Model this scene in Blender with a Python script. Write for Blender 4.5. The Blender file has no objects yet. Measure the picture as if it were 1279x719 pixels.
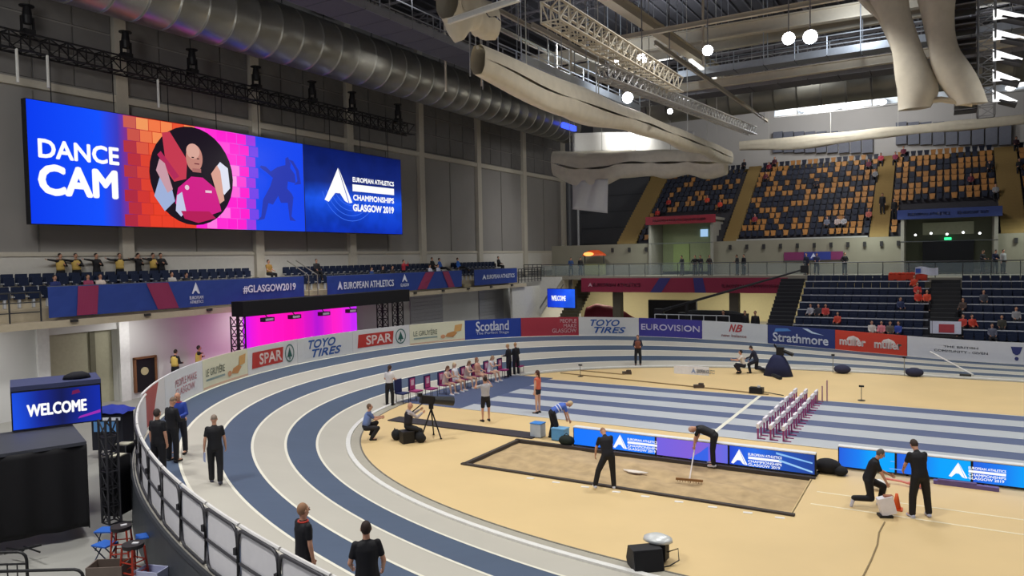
import bpy, math, random
import numpy as np
from mathutils import Vector, Matrix
random.seed(7)
SC = bpy.context.scene
COL = SC.collection
# ------------------------------------------------------------------ camera
YAW, PITCH, ROLL, H, FPX = .5367, .0410, -.0192, 6.4, 908.0
def cam_basis():
    f = Vector((-math.sin(YAW)*math.cos(PITCH), math.cos(YAW)*math.cos(PITCH), -math.sin(PITCH)))
    r = Vector((math.cos(YAW), math.sin(YAW), 0)); u = r.cross(f)
    c, s = math.cos(ROLL), math.sin(ROLL)
    return r*c+u*s, u*c-r*s, f
CR, CU, CF = cam_basis()
cam = bpy.data.objects.new('camera', bpy.data.cameras.new('camera'))
COL.objects.link(cam)
cam.matrix_world = Matrix(((CR.x, CU.x, -CF.x, 0), (CR.y, CU.y, -CF.y, 0), (CR.z, CU.z, -CF.z, H), (0, 0, 0, 1)))
cam.data.sensor_width = 36; cam.data.lens = FPX/1279*36; cam.data.clip_end = 400; cam.data.clip_start = .1
SC.camera = cam
# ------------------------------------------------------------------ world, exposure, lights
W = bpy.data.worlds.new('world'); SC.world = W; W.use_nodes = True
bg = W.node_tree.nodes['Background']; bg.inputs[0].default_value = (.78, .82, 1, 1); bg.inputs[1].default_value = .30
vs = SC.view_settings
vs.view_transform = 'Standard'; vs.look = 'None'; vs.exposure = 0.0; vs.gamma = 1.0; vs.use_curve_mapping = False
def area(name, loc, target, size, watt, col=(1, .985, .95), spread=None, k=1.):
    l = bpy.data.lights.new(name, 'AREA'); l.shape = 'SQUARE'; l.size = size; l.energy = watt*k; l.color = col
    if spread: l.spread = spread
    o = bpy.data.objects.new(name, l); COL.objects.link(o); o.location = loc
    o.rotation_euler = (Vector(target)-Vector(loc)).to_track_quat('-Z', 'Y').to_euler()
    return o
for i, (x, y, w) in enumerate([(-20, 12, 850), (-6, 12, 850), (8, 14, 850), (-20, 26, 1050), (-6, 26, 1050), (8, 26, 950),
                               (-20, 40, 950), (-6, 40, 1050), (8, 40, 950), (-28, 34, 500), (-8, 54, 300), (-14, 0, 2300)]):  # last entry added toward the camera to brighten the barrier panels
    area('roof_floodlight', (x, y, 19.2), (x, y, 0), 2.2, w, spread=math.radians(130), k=.76)
for x in (-30, -17, -5, 6):
    area('undercroft_light', (x, 68, 3.6), (x, 68, 0), 2.5, 400, (1, .92, .72))
for x in (-22, -5, 6):
    area('concourse_light', (x, 64, 9.6), (x, 63, 4), 1.5, 210, (.9, 1, .9))
area('left_wall_fill', (-31.5, 30, 12.5), (-36, 30, 5), 3, 330)  # added fill lamp that brightens the left wall
for x, y in ((-22, 30), (-6, 30), (6, 36), (-18, 52), (2, 54)):
    area('roof_upward_fill', (x, y, 19.6), (x, y, 26), 2.5, 620, (.9, .95, 1))  # added upward fill to brighten the roof steel, no fixture behind it
area('far_wall_fill', (-8, 70, 21), (-8, 80, 17), 3, 700)  # added fill lamp to lighten the top of the far wall
area('upper_stand_light', (-8, 60, 19), (-8, 69, 9), 3, 1250)
area('corner_light', (-27, 57, 12), (-33, 62, 3), 1.5, 300)
for y in (14, 21, 28): area('under_balcony_fill', (-33.3, y, 3.7), (-34.6, y, 0), .5, 45)  # added neutral fill so the pink spill on the wall weakens
area('side_hall_light', (-24, 9, 15), (-34, 18, 2), 3, 700)
# ------------------------------------------------------------------ pixel rays -> world points (photograph frame 1279x719)
def ray(px, py): return CR*((px-639.5)/FPX)+CU*((359.5-py)/FPX)+CF
def onz(px, py, z=0.):
    d = ray(px, py); return Vector((0, 0, H))+d*((z-H)/d.z)
def onx(px, py, X):
    d = ray(px, py); return Vector((0, 0, H))+d*(X/d.x)
def ony(px, py, Y):
    d = ray(px, py); return Vector((0, 0, H))+d*(Y/d.y)
def heading(px, rel): return YAW+math.atan((639.5-px)/FPX)+math.radians(rel)   # rel 0 = facing away, 90 = facing left, 180 = toward
# ------------------------------------------------------------------ track geometry
TC = (-2.4374, 28.0039, 18.9145, 14.5274, 2.2805); LW = 1.0089; TILT = .2334; TX1, TX2 = 3.945, -22.69
def _kerb():
    cx, cy, a, b, n = TC
    t = np.linspace(-math.pi/2, math.pi/2, 2001)
    x = cx-a*np.abs(np.cos(t))**(2/n); y = cy+b*np.sign(np.sin(t))*np.abs(np.sin(t))**(2/n)
    xs = np.linspace(cx+17, cx, 200)[:-1]
    X = np.concatenate([xs, x, xs[::-1]]); Y = np.concatenate([xs*0+cy-b, y, xs*0+cy+b])
    d = np.r_[0, np.cumsum(np.hypot(np.diff(X), np.diff(Y)))]
    s = np.linspace(0, d[-1], 900)
    X = np.interp(s, d, X); Y = np.interp(s, d, Y)
    tx, ty = np.gradient(X), np.gradient(Y)
    k = np.ones(9)/9
    tx[4:-4] = np.convolve(tx, k, 'valid'); ty[4:-4] = np.convolve(ty, k, 'valid')
    l = np.hypot(tx, ty)
    r = np.clip((TX1-X)/(TX1-TX2), 0, 1); r = r*r*(3-2*r)
    return X, Y, -ty/l, tx/l, r
KX, KY, NX, NY, KR = _kerb()
def tpt(i, off, dz=0.):
    o = max(0, min(off, 6*LW+.14))
    return (KX[i]+NX[i]*off, KY[i]+NY[i]*off, KR[i]*TILT*o+dz)
def track_h(x, y):
    d = np.hypot(KX-x, KY-y); i = int(np.argmin(d)); off = (x-KX[i])*NX[i]+(y-KY[i])*NY[i]
    return KR[i]*TILT*off if 0 < off < 6*LW+1 else 0.
def ground_at(px, py, top=0.):
    z = 0.
    for _ in range(60):
        p = onz(px, py, z+top); z = .6*z+.4*track_h(p.x, p.y)
    return Vector((p.x, p.y, track_h(p.x, p.y)))
# curve at fixed offset with arclength
class Rail:
    def __init__(s, off, dz=0.):
        s.off = off
        P = np.array([tpt(i, off, dz) for i in range(len(KX))]); s.P = P
        s.S = np.r_[0, np.cumsum(np.hypot(np.diff(P[:, 0]), np.diff(P[:, 1])))]
        s.N = np.stack([NX, NY], 1)
        D = P-np.array([0, 0, H]); z = D@np.array(CF); z = np.where(z > .3, z, np.nan)
        s.px = 639.5+FPX*(D@np.array(CR))/z; s.py = 359.5-FPX*(D@np.array(CU))/z
    def at(s, u, h=0., d=0.):
        p = [np.interp(u, s.S, s.P[:, k]) for k in range(3)]; n = [np.interp(u, s.S, s.N[:, k]) for k in range(2)]
        return Vector((p[0]-n[0]*d, p[1]-n[1]*d, p[2]+h))
    def s_of_px(s, px, lo=0, hi=1e9, near=False):
        m = np.isfinite(s.px) & (s.S >= lo) & (s.S <= hi)
        idx = np.where(m)[0]; v = s.px[idx]
        j = np.where((v[:-1]-px)*(v[1:]-px) <= 0)[0]
        if len(j) == 0: return None
        j = j[0] if near else j[-1]
        a, b = v[j], v[j+1]; t = (px-a)/(b-a) if b != a else 0
        return s.S[idx[j]]*(1-t)+s.S[idx[j+1]]*t
# ------------------------------------------------------------------ materials
def lin(h):
    h = h.lstrip('#'); c = [int(h[i:i+2], 16)/255 for i in (0, 2, 4)]
    return tuple(x/12.92 if x <= .04045 else ((x+.055)/1.055)**2.4 for x in c)+(1,)
MATS = {}
def mat(hexc, rough=.6, metal=0., noise=.06, scale=6., bump=0., emit=0., alpha=1., spec=.4, trans=0.):
    key = (hexc, rough, metal, noise, scale, bump, emit, alpha, trans)
    if key in MATS: return MATS[key]
    m = bpy.data.materials.new('mat_%s' % hexc.lstrip('#')); m.use_nodes = True
    nt = m.node_tree; b = nt.nodes['Principled BSDF']
    c = lin(hexc)
    b.inputs['Base Color'].default_value = c; b.inputs['Roughness'].default_value = rough
    b.inputs['Metallic'].default_value = metal; b.inputs['Specular IOR Level'].default_value = spec
    if emit:
        b.inputs['Base Color'].default_value = (0, 0, 0, 1); b.inputs['Specular IOR Level'].default_value = .05
        b.inputs['Emission Color'].default_value = c; b.inputs['Emission Strength'].default_value = emit
    elif noise:
        tc = nt.nodes.new('ShaderNodeTexCoord'); nz = nt.nodes.new('ShaderNodeTexNoise'); nz.inputs['Scale'].default_value = scale
        nz.inputs['Detail'].default_value = 4
        nt.links.new(tc.outputs['Object'], nz.inputs['Vector'])
        mr = nt.nodes.new('ShaderNodeMapRange'); mr.inputs['To Min'].default_value = 1-noise*2; mr.inputs['To Max'].default_value = 1+noise*2
        nt.links.new(nz.outputs['Fac'], mr.inputs['Value'])
        mx = nt.nodes.new('ShaderNodeMix'); mx.data_type = 'RGBA'; mx.blend_type = 'MULTIPLY'; mx.inputs[0].default_value = 1
        mx.inputs[6].default_value = c; nt.links.new(mr.outputs[0], mx.inputs[7]); nt.links.new(mx.outputs[2], b.inputs['Base Color'])
        if bump:
            bp = nt.nodes.new('ShaderNodeBump'); bp.inputs['Strength'].default_value = bump; bp.inputs['Distance'].default_value = .02
            nt.links.new(nz.outputs['Fac'], bp.inputs['Height']); nt.links.new(bp.outputs[0], b.inputs['Normal'])
    if alpha < 1: b.inputs['Alpha'].default_value = alpha
    if trans: b.inputs['Transmission Weight'].default_value = trans
    MATS[key] = m; return m
def led_mat(name, stops, axis=1, strength=1., noise=0., rough_cols=None, nscale=.6):
    """flat emissive print of a lit screen, or glow painted on a cloth: colour ramp along an object axis, optional cloudy second colour"""
    m = bpy.data.materials.new(name); m.use_nodes = True; nt = m.node_tree; b = nt.nodes['Principled BSDF']
    tc = nt.nodes.new('ShaderNodeTexCoord'); sp = nt.nodes.new('ShaderNodeSeparateXYZ'); nt.links.new(tc.outputs['Generated'], sp.inputs[0])
    rp = nt.nodes.new('ShaderNodeValToRGB'); e = rp.color_ramp.elements
    while len(e) > 1: e.remove(e[-1])
    e[0].position = stops[0][0]; e[0].color = lin(stops[0][1])
    for p, h in stops[1:]: q = e.new(p); q.color = lin(h)
    src = sp.outputs[axis]
    nt.links.new(src, rp.inputs[0]); out = rp.outputs[0]
    if noise:
        nz = nt.nodes.new('ShaderNodeTexNoise'); nz.inputs['Scale'].default_value = nscale; nt.links.new(tc.outputs['Object'], nz.inputs['Vector'])
        r2 = nt.nodes.new('ShaderNodeValToRGB'); r2.color_ramp.elements[0].position = .42; r2.color_ramp.elements[1].position = .66
        nt.links.new(nz.outputs['Fac'], r2.inputs[0])
        mx = nt.nodes.new('ShaderNodeMix'); mx.data_type = 'RGBA'; mu = nt.nodes.new('ShaderNodeMath'); mu.operation = 'MULTIPLY'; mu.inputs[1].default_value = noise
        nt.links.new(r2.outputs[0], mu.inputs[0]); nt.links.new(mu.outputs[0], mx.inputs[0]); nt.links.new(out, mx.inputs[6]); mx.inputs[7].default_value = lin(rough_cols)
        out = mx.outputs[2]
    b.inputs['Base Color'].default_value = (0, 0, 0, 1); b.inputs['Specular IOR Level'].default_value = .05
    nt.links.new(out, b.inputs['Emission Color']); b.inputs['Emission Strength'].default_value = strength
    return m
# ------------------------------------------------------------------ mesh builder
class MB:
    def __init__(s): s.v = []; s.f = []; s.m = []; s.mi = 0
    def mat(s, i): s.mi = i; return s
    def add(s, vs, fs):
        o = len(s.v); s.v += [tuple(v) for v in vs]; s.f += [tuple(i+o for i in f) for f in fs]; s.m += [s.mi]*len(fs); return s
    def box(s, c, d, rz=0., M=None):
        hx, hy, hz = d[0]/2, d[1]/2, d[2]/2; cs, sn = math.cos(rz), math.sin(rz); vs = []
        for x in (-hx, hx):
            for y in (-hy, hy):
                for z in (-hz, hz):
                    p = Vector((x, y, z))
                    if M: p = M@p
                    vs.append((c[0]+p.x*cs-p.y*sn, c[1]+p.x*sn+p.y*cs, c[2]+p.z))
        return s.add(vs, [(0, 1, 3, 2), (4, 6, 7, 5), (0, 4, 5, 1), (2, 3, 7, 6), (0, 2, 6, 4), (1, 5, 7, 3)])
    def tube(s, p0, p1, r0, r1=None, n=8, caps=True):
        r1 = r0 if r1 is None else r1; p0, p1 = Vector(p0), Vector(p1); d = (p1-p0)
        if d.length < 1e-6: return s
        d.normalize(); a = d.orthogonal().normalized(); b = d.cross(a); vs = []
        for p, r in ((p0, r0), (p1, r1)):
            for k in range(n):
                t = 2*math.pi*k/n; vs.append(p+a*(r*math.cos(t))+b*(r*math.sin(t)))
        fs = [(k, (k+1) % n, n+(k+1) % n, n+k) for k in range(n)]
        if caps: fs += [tuple(range(n))[::-1], tuple(range(n, 2*n))]
        return s.add(vs, fs)
    def path(s, pts, r, n=6):
        pts = [Vector(p) for p in pts]; vs = []
        up = Vector((0, 0, 1))
        for i, p in enumerate(pts):
            t = (pts[min(i+1, len(pts)-1)]-pts[max(i-1, 0)]).normalized()
            a = t.cross(up); a = a.normalized() if a.length > 1e-3 else Vector((1, 0, 0)); b = t.cross(a)
            rr = r[i] if isinstance(r, (list, tuple)) else r
            for k in range(n):
                q = 2*math.pi*k/n; vs.append(p+a*(rr*math.cos(q))+b*(rr*math.sin(q)))
        L = len(pts); fs = [(i*n+k, i*n+(k+1) % n, (i+1)*n+(k+1) % n, (i+1)*n+k) for i in range(L-1) for k in range(n)]
        fs += [tuple(range(n))[::-1], tuple(range((L-1)*n, L*n))]
        return s.add(vs, fs)
    def ball(s, c, r, n=10, m=7, M=None):
        r = (r, r, r) if not isinstance(r, (tuple, list)) else r; vs = []
        for i in range(1, m):
            ph = math.pi*i/m
            for k in range(n):
                t = 2*math.pi*k/n; p = Vector((r[0]*math.sin(ph)*math.cos(t), r[1]*math.sin(ph)*math.sin(t), r[2]*math.cos(ph)))
                if M: p = M@p
                vs.append(p+Vector(c))
        for z in (r[2], -r[2]):
            p = Vector((0, 0, z)); p = M@p if M else p; vs.append(p+Vector(c))
        T, B = (m-1)*n, (m-1)*n+1; fs = []
        for i in range(m-2):
            for k in range(n): fs.append((i*n+k, (i+1)*n+k, (i+1)*n+(k+1) % n, i*n+(k+1) % n))
        for k in range(n): fs.append((T, k, (k+1) % n)); fs.append((B, (m-2)*n+(k+1) % n, (m-2)*n+k))
        return s.add(vs, fs)
    def capsule(s, p0, p1, r0, r1, n=10):
        p0, p1 = Vector(p0), Vector(p1); d = p1-p0; L = d.length
        if L < 1e-5: return s.ball(p0, r0, n)
        d.normalize(); a = d.orthogonal().normalized(); b = d.cross(a); rings = []
        for q in (-.94, -.7, -.35): rings.append((p0+d*(q*r0), r0*math.sqrt(1-q*q)))
        rings += [(p0, r0), (p0.lerp(p1, .5), (r0+r1)/2), (p1, r1)]
        for q in (.35, .7, .94): rings.append((p1+d*(q*r1), r1*math.sqrt(1-q*q)))
        vs = []
        for c, r in rings:
            for k in range(n): t = 2*math.pi*k/n; vs.append(c+a*(r*math.cos(t))+b*(r*math.sin(t)))
        L = len(rings); fs = [(i*n+k, i*n+(k+1) % n, (i+1)*n+(k+1) % n, (i+1)*n+k) for i in range(L-1) for k in range(n)]
        fs += [tuple(range(n))[::-1], tuple(range((L-1)*n, L*n))]
        return s.add(vs, fs)
    def loft(s, secs, R, F, n=14):
        """elliptic sections (centre, rx, ry) with axes R (right), F (front)"""
        vs = []
        for c, rx, ry in secs:
            for k in range(n): t = 2*math.pi*k/n; vs.append(Vector(c)+R*(rx*math.cos(t))+F*(ry*math.sin(t)))
        L = len(secs); fs = [(i*n+k, i*n+(k+1) % n, (i+1)*n+(k+1) % n, (i+1)*n+k) for i in range(L-1) for k in range(n)]
        fs += [tuple(range(n))[::-1], tuple(range((L-1)*n, L*n))]
        return s.add(vs, fs)
    def slab(s, poly, z0, z1):
        n = len(poly); vs = [(x, y, z0) for x, y in poly]+[(x, y, z1) for x, y in poly]
        return s.add(vs, [tuple(range(n))[::-1], tuple(range(n, 2*n))]+[(k, (k+1) % n, n+(k+1) % n, n+k) for k in range(n)])
    def sheet(s, A, B, t=None):
        """strip of quads between two point rows"""
        n = len(A); return s.add(list(A)+list(B), [(i, i+1, n+i+1, n+i) for i in range(n-1)])
    def grid(s, fn, nu, nv):
        vs = [fn(i/nu, j/nv) for j in range(nv+1) for i in range(nu+1)]
        return s.add(vs, [(j*(nu+1)+i, j*(nu+1)+i+1, (j+1)*(nu+1)+i+1, (j+1)*(nu+1)+i) for j in range(nv) for i in range(nu)])
    def mesh(s, name, mats, smooth=False):
        me = bpy.data.meshes.new(name); me.from_pydata(s.v, [], s.f)
        for m in (mats if isinstance(mats, (list, tuple)) else [mats]): me.materials.append(m)
        if any(s.m): me.polygons.foreach_set('material_index', s.m)
        if smooth: me.polygons.foreach_set('use_smooth', [True]*len(s.f))
        me.update(); return me
    def build(s, name, mats, parent=None, smooth=False):
        return link(name, s.mesh(name, mats, smooth), parent)
def link(name, me, parent=None, loc=None, rz=0.):
    o = bpy.data.objects.new(name, me); COL.objects.link(o)
    if parent: o.parent = parent
    if loc is not None: o.location = loc
    if rz: o.rotation_euler = (0, 0, rz)
    return o
def tag(o, label, cat, group=None, kind=None):
    o['label'] = label; o['category'] = cat
    if group: o['group'] = group
    if kind: o['kind'] = kind
    return o
def empty(name, loc, label, cat, rz=0., group=None):
    o = link(name, None, None, loc, rz); return tag(o, label, cat, group)
def struct(o): o['kind'] = 'structure'; return o
def stuff(o): o['kind'] = 'stuff'; return o
def copy_tree(o, parent=None):
    c = o.copy(); COL.objects.link(c); c.parent = parent
    for ch in o.children: copy_tree(ch, c)
    return c
# ------------------------------------------------------------------ flat lettering
TXT = {}
def text2d(s, bold=.02, shear=0.):
    k = (s, bold, shear)
    if k in TXT: return TXT[k]
    cu = bpy.data.curves.new('lettering', 'FONT'); cu.body = s; cu.size = 1; cu.offset = bold; cu.shear = shear; cu.resolution_u = 3
    cu.fill_mode = 'FRONT'
    o = bpy.data.objects.new('lettering', cu); COL.objects.link(o)
    dg = bpy.context.evaluated_depsgraph_get(); me = o.evaluated_get(dg).to_mesh()
    V = [(v.co.x, v.co.y) for v in me.vertices]; Fs = [tuple(p.vertices) for p in me.polygons]
    o.evaluated_get(dg).to_mesh_clear(); bpy.data.objects.remove(o); bpy.data.curves.remove(cu)
    x0, x1 = min(v[0] for v in V), max(v[0] for v in V); y0, y1 = min(v[1] for v in V), max(v[1] for v in V)
    TXT[k] = ([((x-x0)/(x1-x0), (y-y0)/(y1-y0)) for x, y in V], Fs, (x1-x0)/(y1-y0)); return TXT[k]
LOGO = [(.5, 1), (.36, .62), (.02, .05), (.16, 0), (.34, .2), (.5, .25), (.68, .16), (.78, .0), (.9, .0), (1, .03)]
def art(name, fn, els, parent, em=0., d0=.012):
    """els: (kind, colour, data...) in metres (u, v) on the face map fn(u, v, d); each element a thin print a little proud of the face"""
    out = []
    for j, e in enumerate(els):
        k, col = e[0], e[1]; mb = MB(); d = d0+.003*j; nm = 'printed_shape'
        if k == 'text':
            _, _, s, u0, v0, u1, v1 = e[:7]; bold = e[7] if len(e) > 7 else .02; sh = e[8] if len(e) > 8 else 0.
            V, Fs, _a = text2d(s, 0., sh)
            b = max(0, bold-.005)*.62*abs(v1-v0)
            for ox, oy in ([(0, 0)] if b == 0 else [(-b*.7, -b*.7), (b*.7, -b*.7), (b*.7, b*.7), (-b*.7, b*.7), (b, 0), (-b, 0), (0, b), (0, -b), (0, 0)]):
                mb.add([fn(u0+x*(u1-u0)+ox, v0+y*(v1-v0)+oy, d) for x, y in V], Fs); nm = 'lettering'
        elif k == 'rect':
            _, _, u0, v0, u1, v1 = e[:6]; n = max(1, int(abs(u1-u0)/.35)); mb.grid(lambda a, b: fn(u0+a*(u1-u0), v0+b*(v1-v0), d), n, 1); nm = 'colour_panel'
        elif k == 'poly':
            q = e[2]
            if len(q) == 4:
                L4 = lambda a, b: (q[0][0]*(1-a)*(1-b)+q[1][0]*a*(1-b)+q[2][0]*a*b+q[3][0]*(1-a)*b, q[0][1]*(1-a)*(1-b)+q[1][1]*a*(1-b)+q[2][1]*a*b+q[3][1]*(1-a)*b)
                mb.grid(lambda a, b: fn(*L4(a, b), d), 8, 2)
            else: mb.add([fn(u, v, d) for u, v in q], [tuple(range(len(q)))])
        elif k == 'disc':
            _, _, u, v, ru, rv = e[:6]; mb.add([fn(u+ru*math.cos(t*math.pi/16), v+rv*math.sin(t*math.pi/16), d) for t in range(32)], [tuple(range(32))])
        elif k == 'ring':
            _, _, u, v, ru, rv, w = e[:7]
            A = [fn(u+ru*math.cos(t*math.pi/14), v+rv*math.sin(t*math.pi/14), d) for t in range(29)]
            B = [fn(u+(ru-w)*math.cos(t*math.pi/14), v+(rv-w)*math.sin(t*math.pi/14), d) for t in range(29)]; mb.sheet(A, B)
        elif k == 'logo':
            _, _, u0, v0, u1, v1 = e[:6]
            for tri in ([(.5, 1), (.0, .05), (.14, .0), (.38, .27)], [(.5, 1), (.38, .27), (.55, .27)], [(.5, 1), (.55, .27), (.72, .06), (.86, 0)], [(.52, 1), (.89, .0), (1, .03)]):
                mb.add([fn(u0+x*(u1-u0), v0+y*(v1-v0), d) for x, y in tri], [tuple(range(len(tri)))])
            nm = 'emblem'
        o = mb.build(nm, col if not isinstance(col, str) else mat(col, .5, noise=0, emit=em), parent)
        out.append(o)
    return out
def logo_block(u, v, h, col='#ffffff', w=None):
    """the A-shaped emblem with four lines of small writing beside it"""
    w = w or h*1.7
    return [('logo', col, u, v, u+h*1.05, v+h), ('text', col, 'EUROPEAN ATHLETICS', u+h*1.1, v+h*.66, u+h*1.1+w, v+h*.82, .05),
            ('rect', col, u+h*1.1, v+h*.44, u+h*1.1+w, v+h*.6), ('text', col, 'CHAMPIONSHIPS', u+h*1.1, v+h*.22, u+h*1.1+w, v+h*.38, .05),
            ('text', col, 'GLASGOW 2019', u+h*1.1, v, u+h*1.1+w*.95, v+h*.17, .05)]
# ================================================================== SETTING
conc = mat('#8d8c88', .8, noise=.05, scale=1.2)
struct(MB().box((-20, 30, -.55), (110, 130, .5)).build('floor', mat('#9b9a95', .55, noise=.05, scale=.6)))
# upper wall on the left
wallm = mat('#8b8885', .85, noise=.03, scale=.7); paleframe = mat('#b9b3a6', .7, noise=.04)
struct(MB().box((-36.25, 33, 10), (.5, 78, 30.6)).build('wall_left', wallm))
COLY = [13.7, 21.9, 30.2, 38.3, 46.4, 54.7, 62.9, 71.6]
j = 1
def trim(mb, m, n=None):
    global j
    o = mb.build('trim_%d' % j, m); j += 1; return struct(o)
for y in COLY: trim(MB().box((-35.85, y, 14.2), (.35, .62, 19.0)), paleframe)
trim(MB().box((-35.86, 33, 14.75), (.3, 77, .34)), paleframe)
trim(MB().box((-35.92, 33, 7.0), (.14, 77, .2)), paleframe)
trim(MB().box((-35.96, 33, 6.0), (.1, 77, 1.9)), mat('#c3c0b9', .8, noise=.03))
mid = mat('#77746f', .8)
for a, b in zip(COLY[:-1], COLY[1:]): trim(MB().box((-35.97, (a+b)/2, 10.8), (.05, .05, 7.4)), mid)
# darker block courses above the rail
blk = mat('#6f6d6c', .85, noise=.08, scale=1.5)
wl = [o for o in COL.objects if o.name == 'wall_left'][0]
pm = MB().box((0, 0, 0), (.09, 1.85, 1.35)).mesh('wall_panel', blk)
for a, b in zip(COLY[:-1], COLY[1:]):
    n = 4; w = (b-a-.7)/n
    for r in range(4):
        for k in range(n):
            o = link('wall_panel', pm, wl, (-35.95+random.uniform(-.012, .012), a+.35+w*(k+.5), 15.75+r*1.45)); o.scale = (1, (w-.07)/1.85, 1)
# lower wall under the balcony, with recess and shutters
lw = mat('#cfcfcd', .75, noise=.03, scale=.8)
m = MB()
dY0, dY1 = onx(62, 430, -35).y, onx(147, 430, -35).y
zt = onx(100, 415, -35).z
m.box((-35.25, (-5+dY0)/2, 1.85), (.5, dY0+5, 4.3)); m.box((-35.25, (dY0+dY1)/2, (zt+4)/2), (.5, dY1-dY0, 4-zt)); m.box((-35.25, (dY1+72)/2, 1.85), (.5, 72-dY1, 4.3))
lwo = struct(m.build('wall_left_lower', lw))
struct(MB().box((-35.56, (dY0+dY1)/2, 1.7), (.1, dY1-dY0+.6, 4)).build('wall_recess', mat('#aaa68f', .8)))
for y in [dY0-.35, dY1+.25]: trim(MB().box((-34.92, y, 1.85), (.2, .5, 4.3)), mat('#dcdcda', .7))
trim(MB().box((-35.45, dY1-1.0, 1.7), (.1, .25, 4)), mat('#6d6a58', .7))
for n_, (a, b, t) in enumerate([(512, 552, 386), (598, 628, 377)]):
    y0, y1 = onx(a, 400, -35).y, onx(b, 395, -35).y
    dr = struct(MB().box((-34.97, (y0+y1)/2, 1.7), (.1, y1-y0, 3.9)).build('door_%d' % (n_+2), mat('#a2a3a8', .6)))
    for k in range(13): link('shutter_slat', MB().box((0, 0, 0), (.05, y1-y0, .26)).mesh('shutter_slat', mat('#a9aab0', .5)), dr, (-34.91, (y0+y1)/2, .1+k*.29))
y0, y1 = onx(168, 480, -35).y, onx(194, 480, -35).y; z1 = onx(180, 446, -35).z
dr = struct(MB().box((-34.96, (y0+y1)/2, z1/2), (.08, y1-y0, z1)).build('door_1', mat('#141317', .5)))
fr = mat('#7a5236', .6)
for y in (y0, y1): MB().box((-34.93, y, z1/2), (.16, .1, z1)).build('door_frame', fr, dr)
MB().box((-34.93, (y0+y1)/2, z1), (.16, y1-y0+.1, .1)).build('door_frame', fr, dr)
MB().tube((-34.93, (y0+y1)/2-.05, z1*.6), (-34.88, (y0+y1)/2-.05, z1*.6), .2, n=16).build('round_sign', mat('#b9ac86', .6), dr)
# far wall and roof
struct(MB().box((-10, 80.3, 11), (74, .6, 30)).build('wall_back', mat('#b3b1b0', .85, noise=.03, scale=.5)))
struct(MB().box((-36.2, 76, 11), (.5, 9.4, 30)).build('wall_left_back', mat('#55565c', .8, noise=.06)))
struct(MB().box((-10, 30, 25.6), (74, 125, .4)).build('ceiling', mat('#3c3b40', .9, noise=.1, scale=.5)))
struct(MB().box((28, 40, 11), (.5, 100, 30)).build('wall_right', mat('#8e8d8b', .85)))
# balcony along the left wall
sl = mat('#b5a992', .7, noise=.05)
struct(MB().box((-34.5, 25, 3.93), (3.1, 66, .3)).box((-34.9, 25, 4.35), (2.2, 66, .55)).box((-35.3, 25, 4.9), (1.3, 66, .6)).build('balcony_floor', [sl]))
balc = mat('#cfc9bb', .7)
# ------------------------------------------------------------------ infield and track
kp = [(KX[i], KY[i]) for i in range(0, 900, 6)]
inf = mat('#dcc08c', .55, noise=.045, scale=.45, bump=.05)
PX0, PX1, PY0, PY1 = -12.83, -3.2, 18.46, 21.8
# infield floor laid round the sand pit
xe = KX[0]
left = [(x, y) for x, y in kp]
def clip_x(poly, X, keep_less):
    out = []
    for i in range(len(poly)):
        a, b = poly[i-1], poly[i]; ia = (a[0] < X) == keep_less; ib = (b[0] < X) == keep_less
        if ia != ib: t = (X-a[0])/(b[0]-a[0]); out.append((X, a[1]+t*(b[1]-a[1])))
        if ib: out.append(b)
    return out
m = MB().slab(clip_x(left, PX0, True), -.3, 0); R_ = clip_x(left, PX0, False); m.slab(clip_x(R_, PX1, False), -.3, 0)
M_ = clip_x(R_, PX1, True)
lo = [p for p in M_ if p[1] < 28]; hi = [p for p in M_ if p[1] > 28]
m.slab([(x, y) for x, y in sorted(lo, reverse=True)]+[(PX0, PY0), (PX1, PY0)], -.3, 0); m.slab([(PX1, PY1), (PX0, PY1)]+sorted(hi), -.3, 0)
struct(m.build('floor_infield', inf))
# banked outer shell of the track
trk = empty('running_track', (0, 0, 0), 'banked six-lane running track in alternating grey and blue lanes round the infield', 'running track')
grey = mat('#b9b5aa', .6, noise=.03, scale=.8, bump=.04); blue = mat('#4a5970', .6, noise=.05, scale=.8, bump=.04)
idx = list(range(0, 900, 4))
def strip(o0, o1, dz=0., th=.05):
    mb = MB(); mb.sheet([tpt(i, o0, dz) for i in idx], [tpt(i, o1, dz) for i in idx])
    if th: mb.sheet([tpt(i, o0, dz-th) for i in idx], [tpt(i, o0, dz) for i in idx]); mb.sheet([tpt(i, o1, dz) for i in idx], [tpt(i, o1, dz-th) for i in idx])
    return mb
for k in range(6): strip(k*LW+.0, (k+1)*LW).build('lane', blue if k % 2 else grey, trk)
strip(6*LW, 6*LW+.14).build('track_margin', mat('#a9a59c', .6), trk)
wl_ = mat('#e6e3d4', .5, noise=.02)
for k in range(1, 7): strip(k*LW-.04, k*LW+.04, .006, 0).build('lane_line', wl_, trk)
strip(-.1, .05, .05, .055).build('kerb', mat('#e4e3df', .4), trk)
strip(-.42, -.1, .006, 0).build('inner_margin', mat('#a9a496', .6), trk)
strip(-.47, -.42, .014, .014).build('inner_edge_strip', mat('#6f6a60', .6), trk)
mb = MB(); mb.sheet([tpt(i, 6*LW+.14, 0) for i in idx], [tpt(i, 6*LW+.2)[:2]+(-.3,) for i in idx]); mb.build('track_skirt', mat('#42464c', .5, noise=.08), trk)
mb = MB(); mb.sheet([tpt(i, 0, 0) for i in idx], [tpt(i, 0)[:2]+(-.3,) for i in idx]).build('inner_edge', mat('#8a8a88'), trk)
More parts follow.
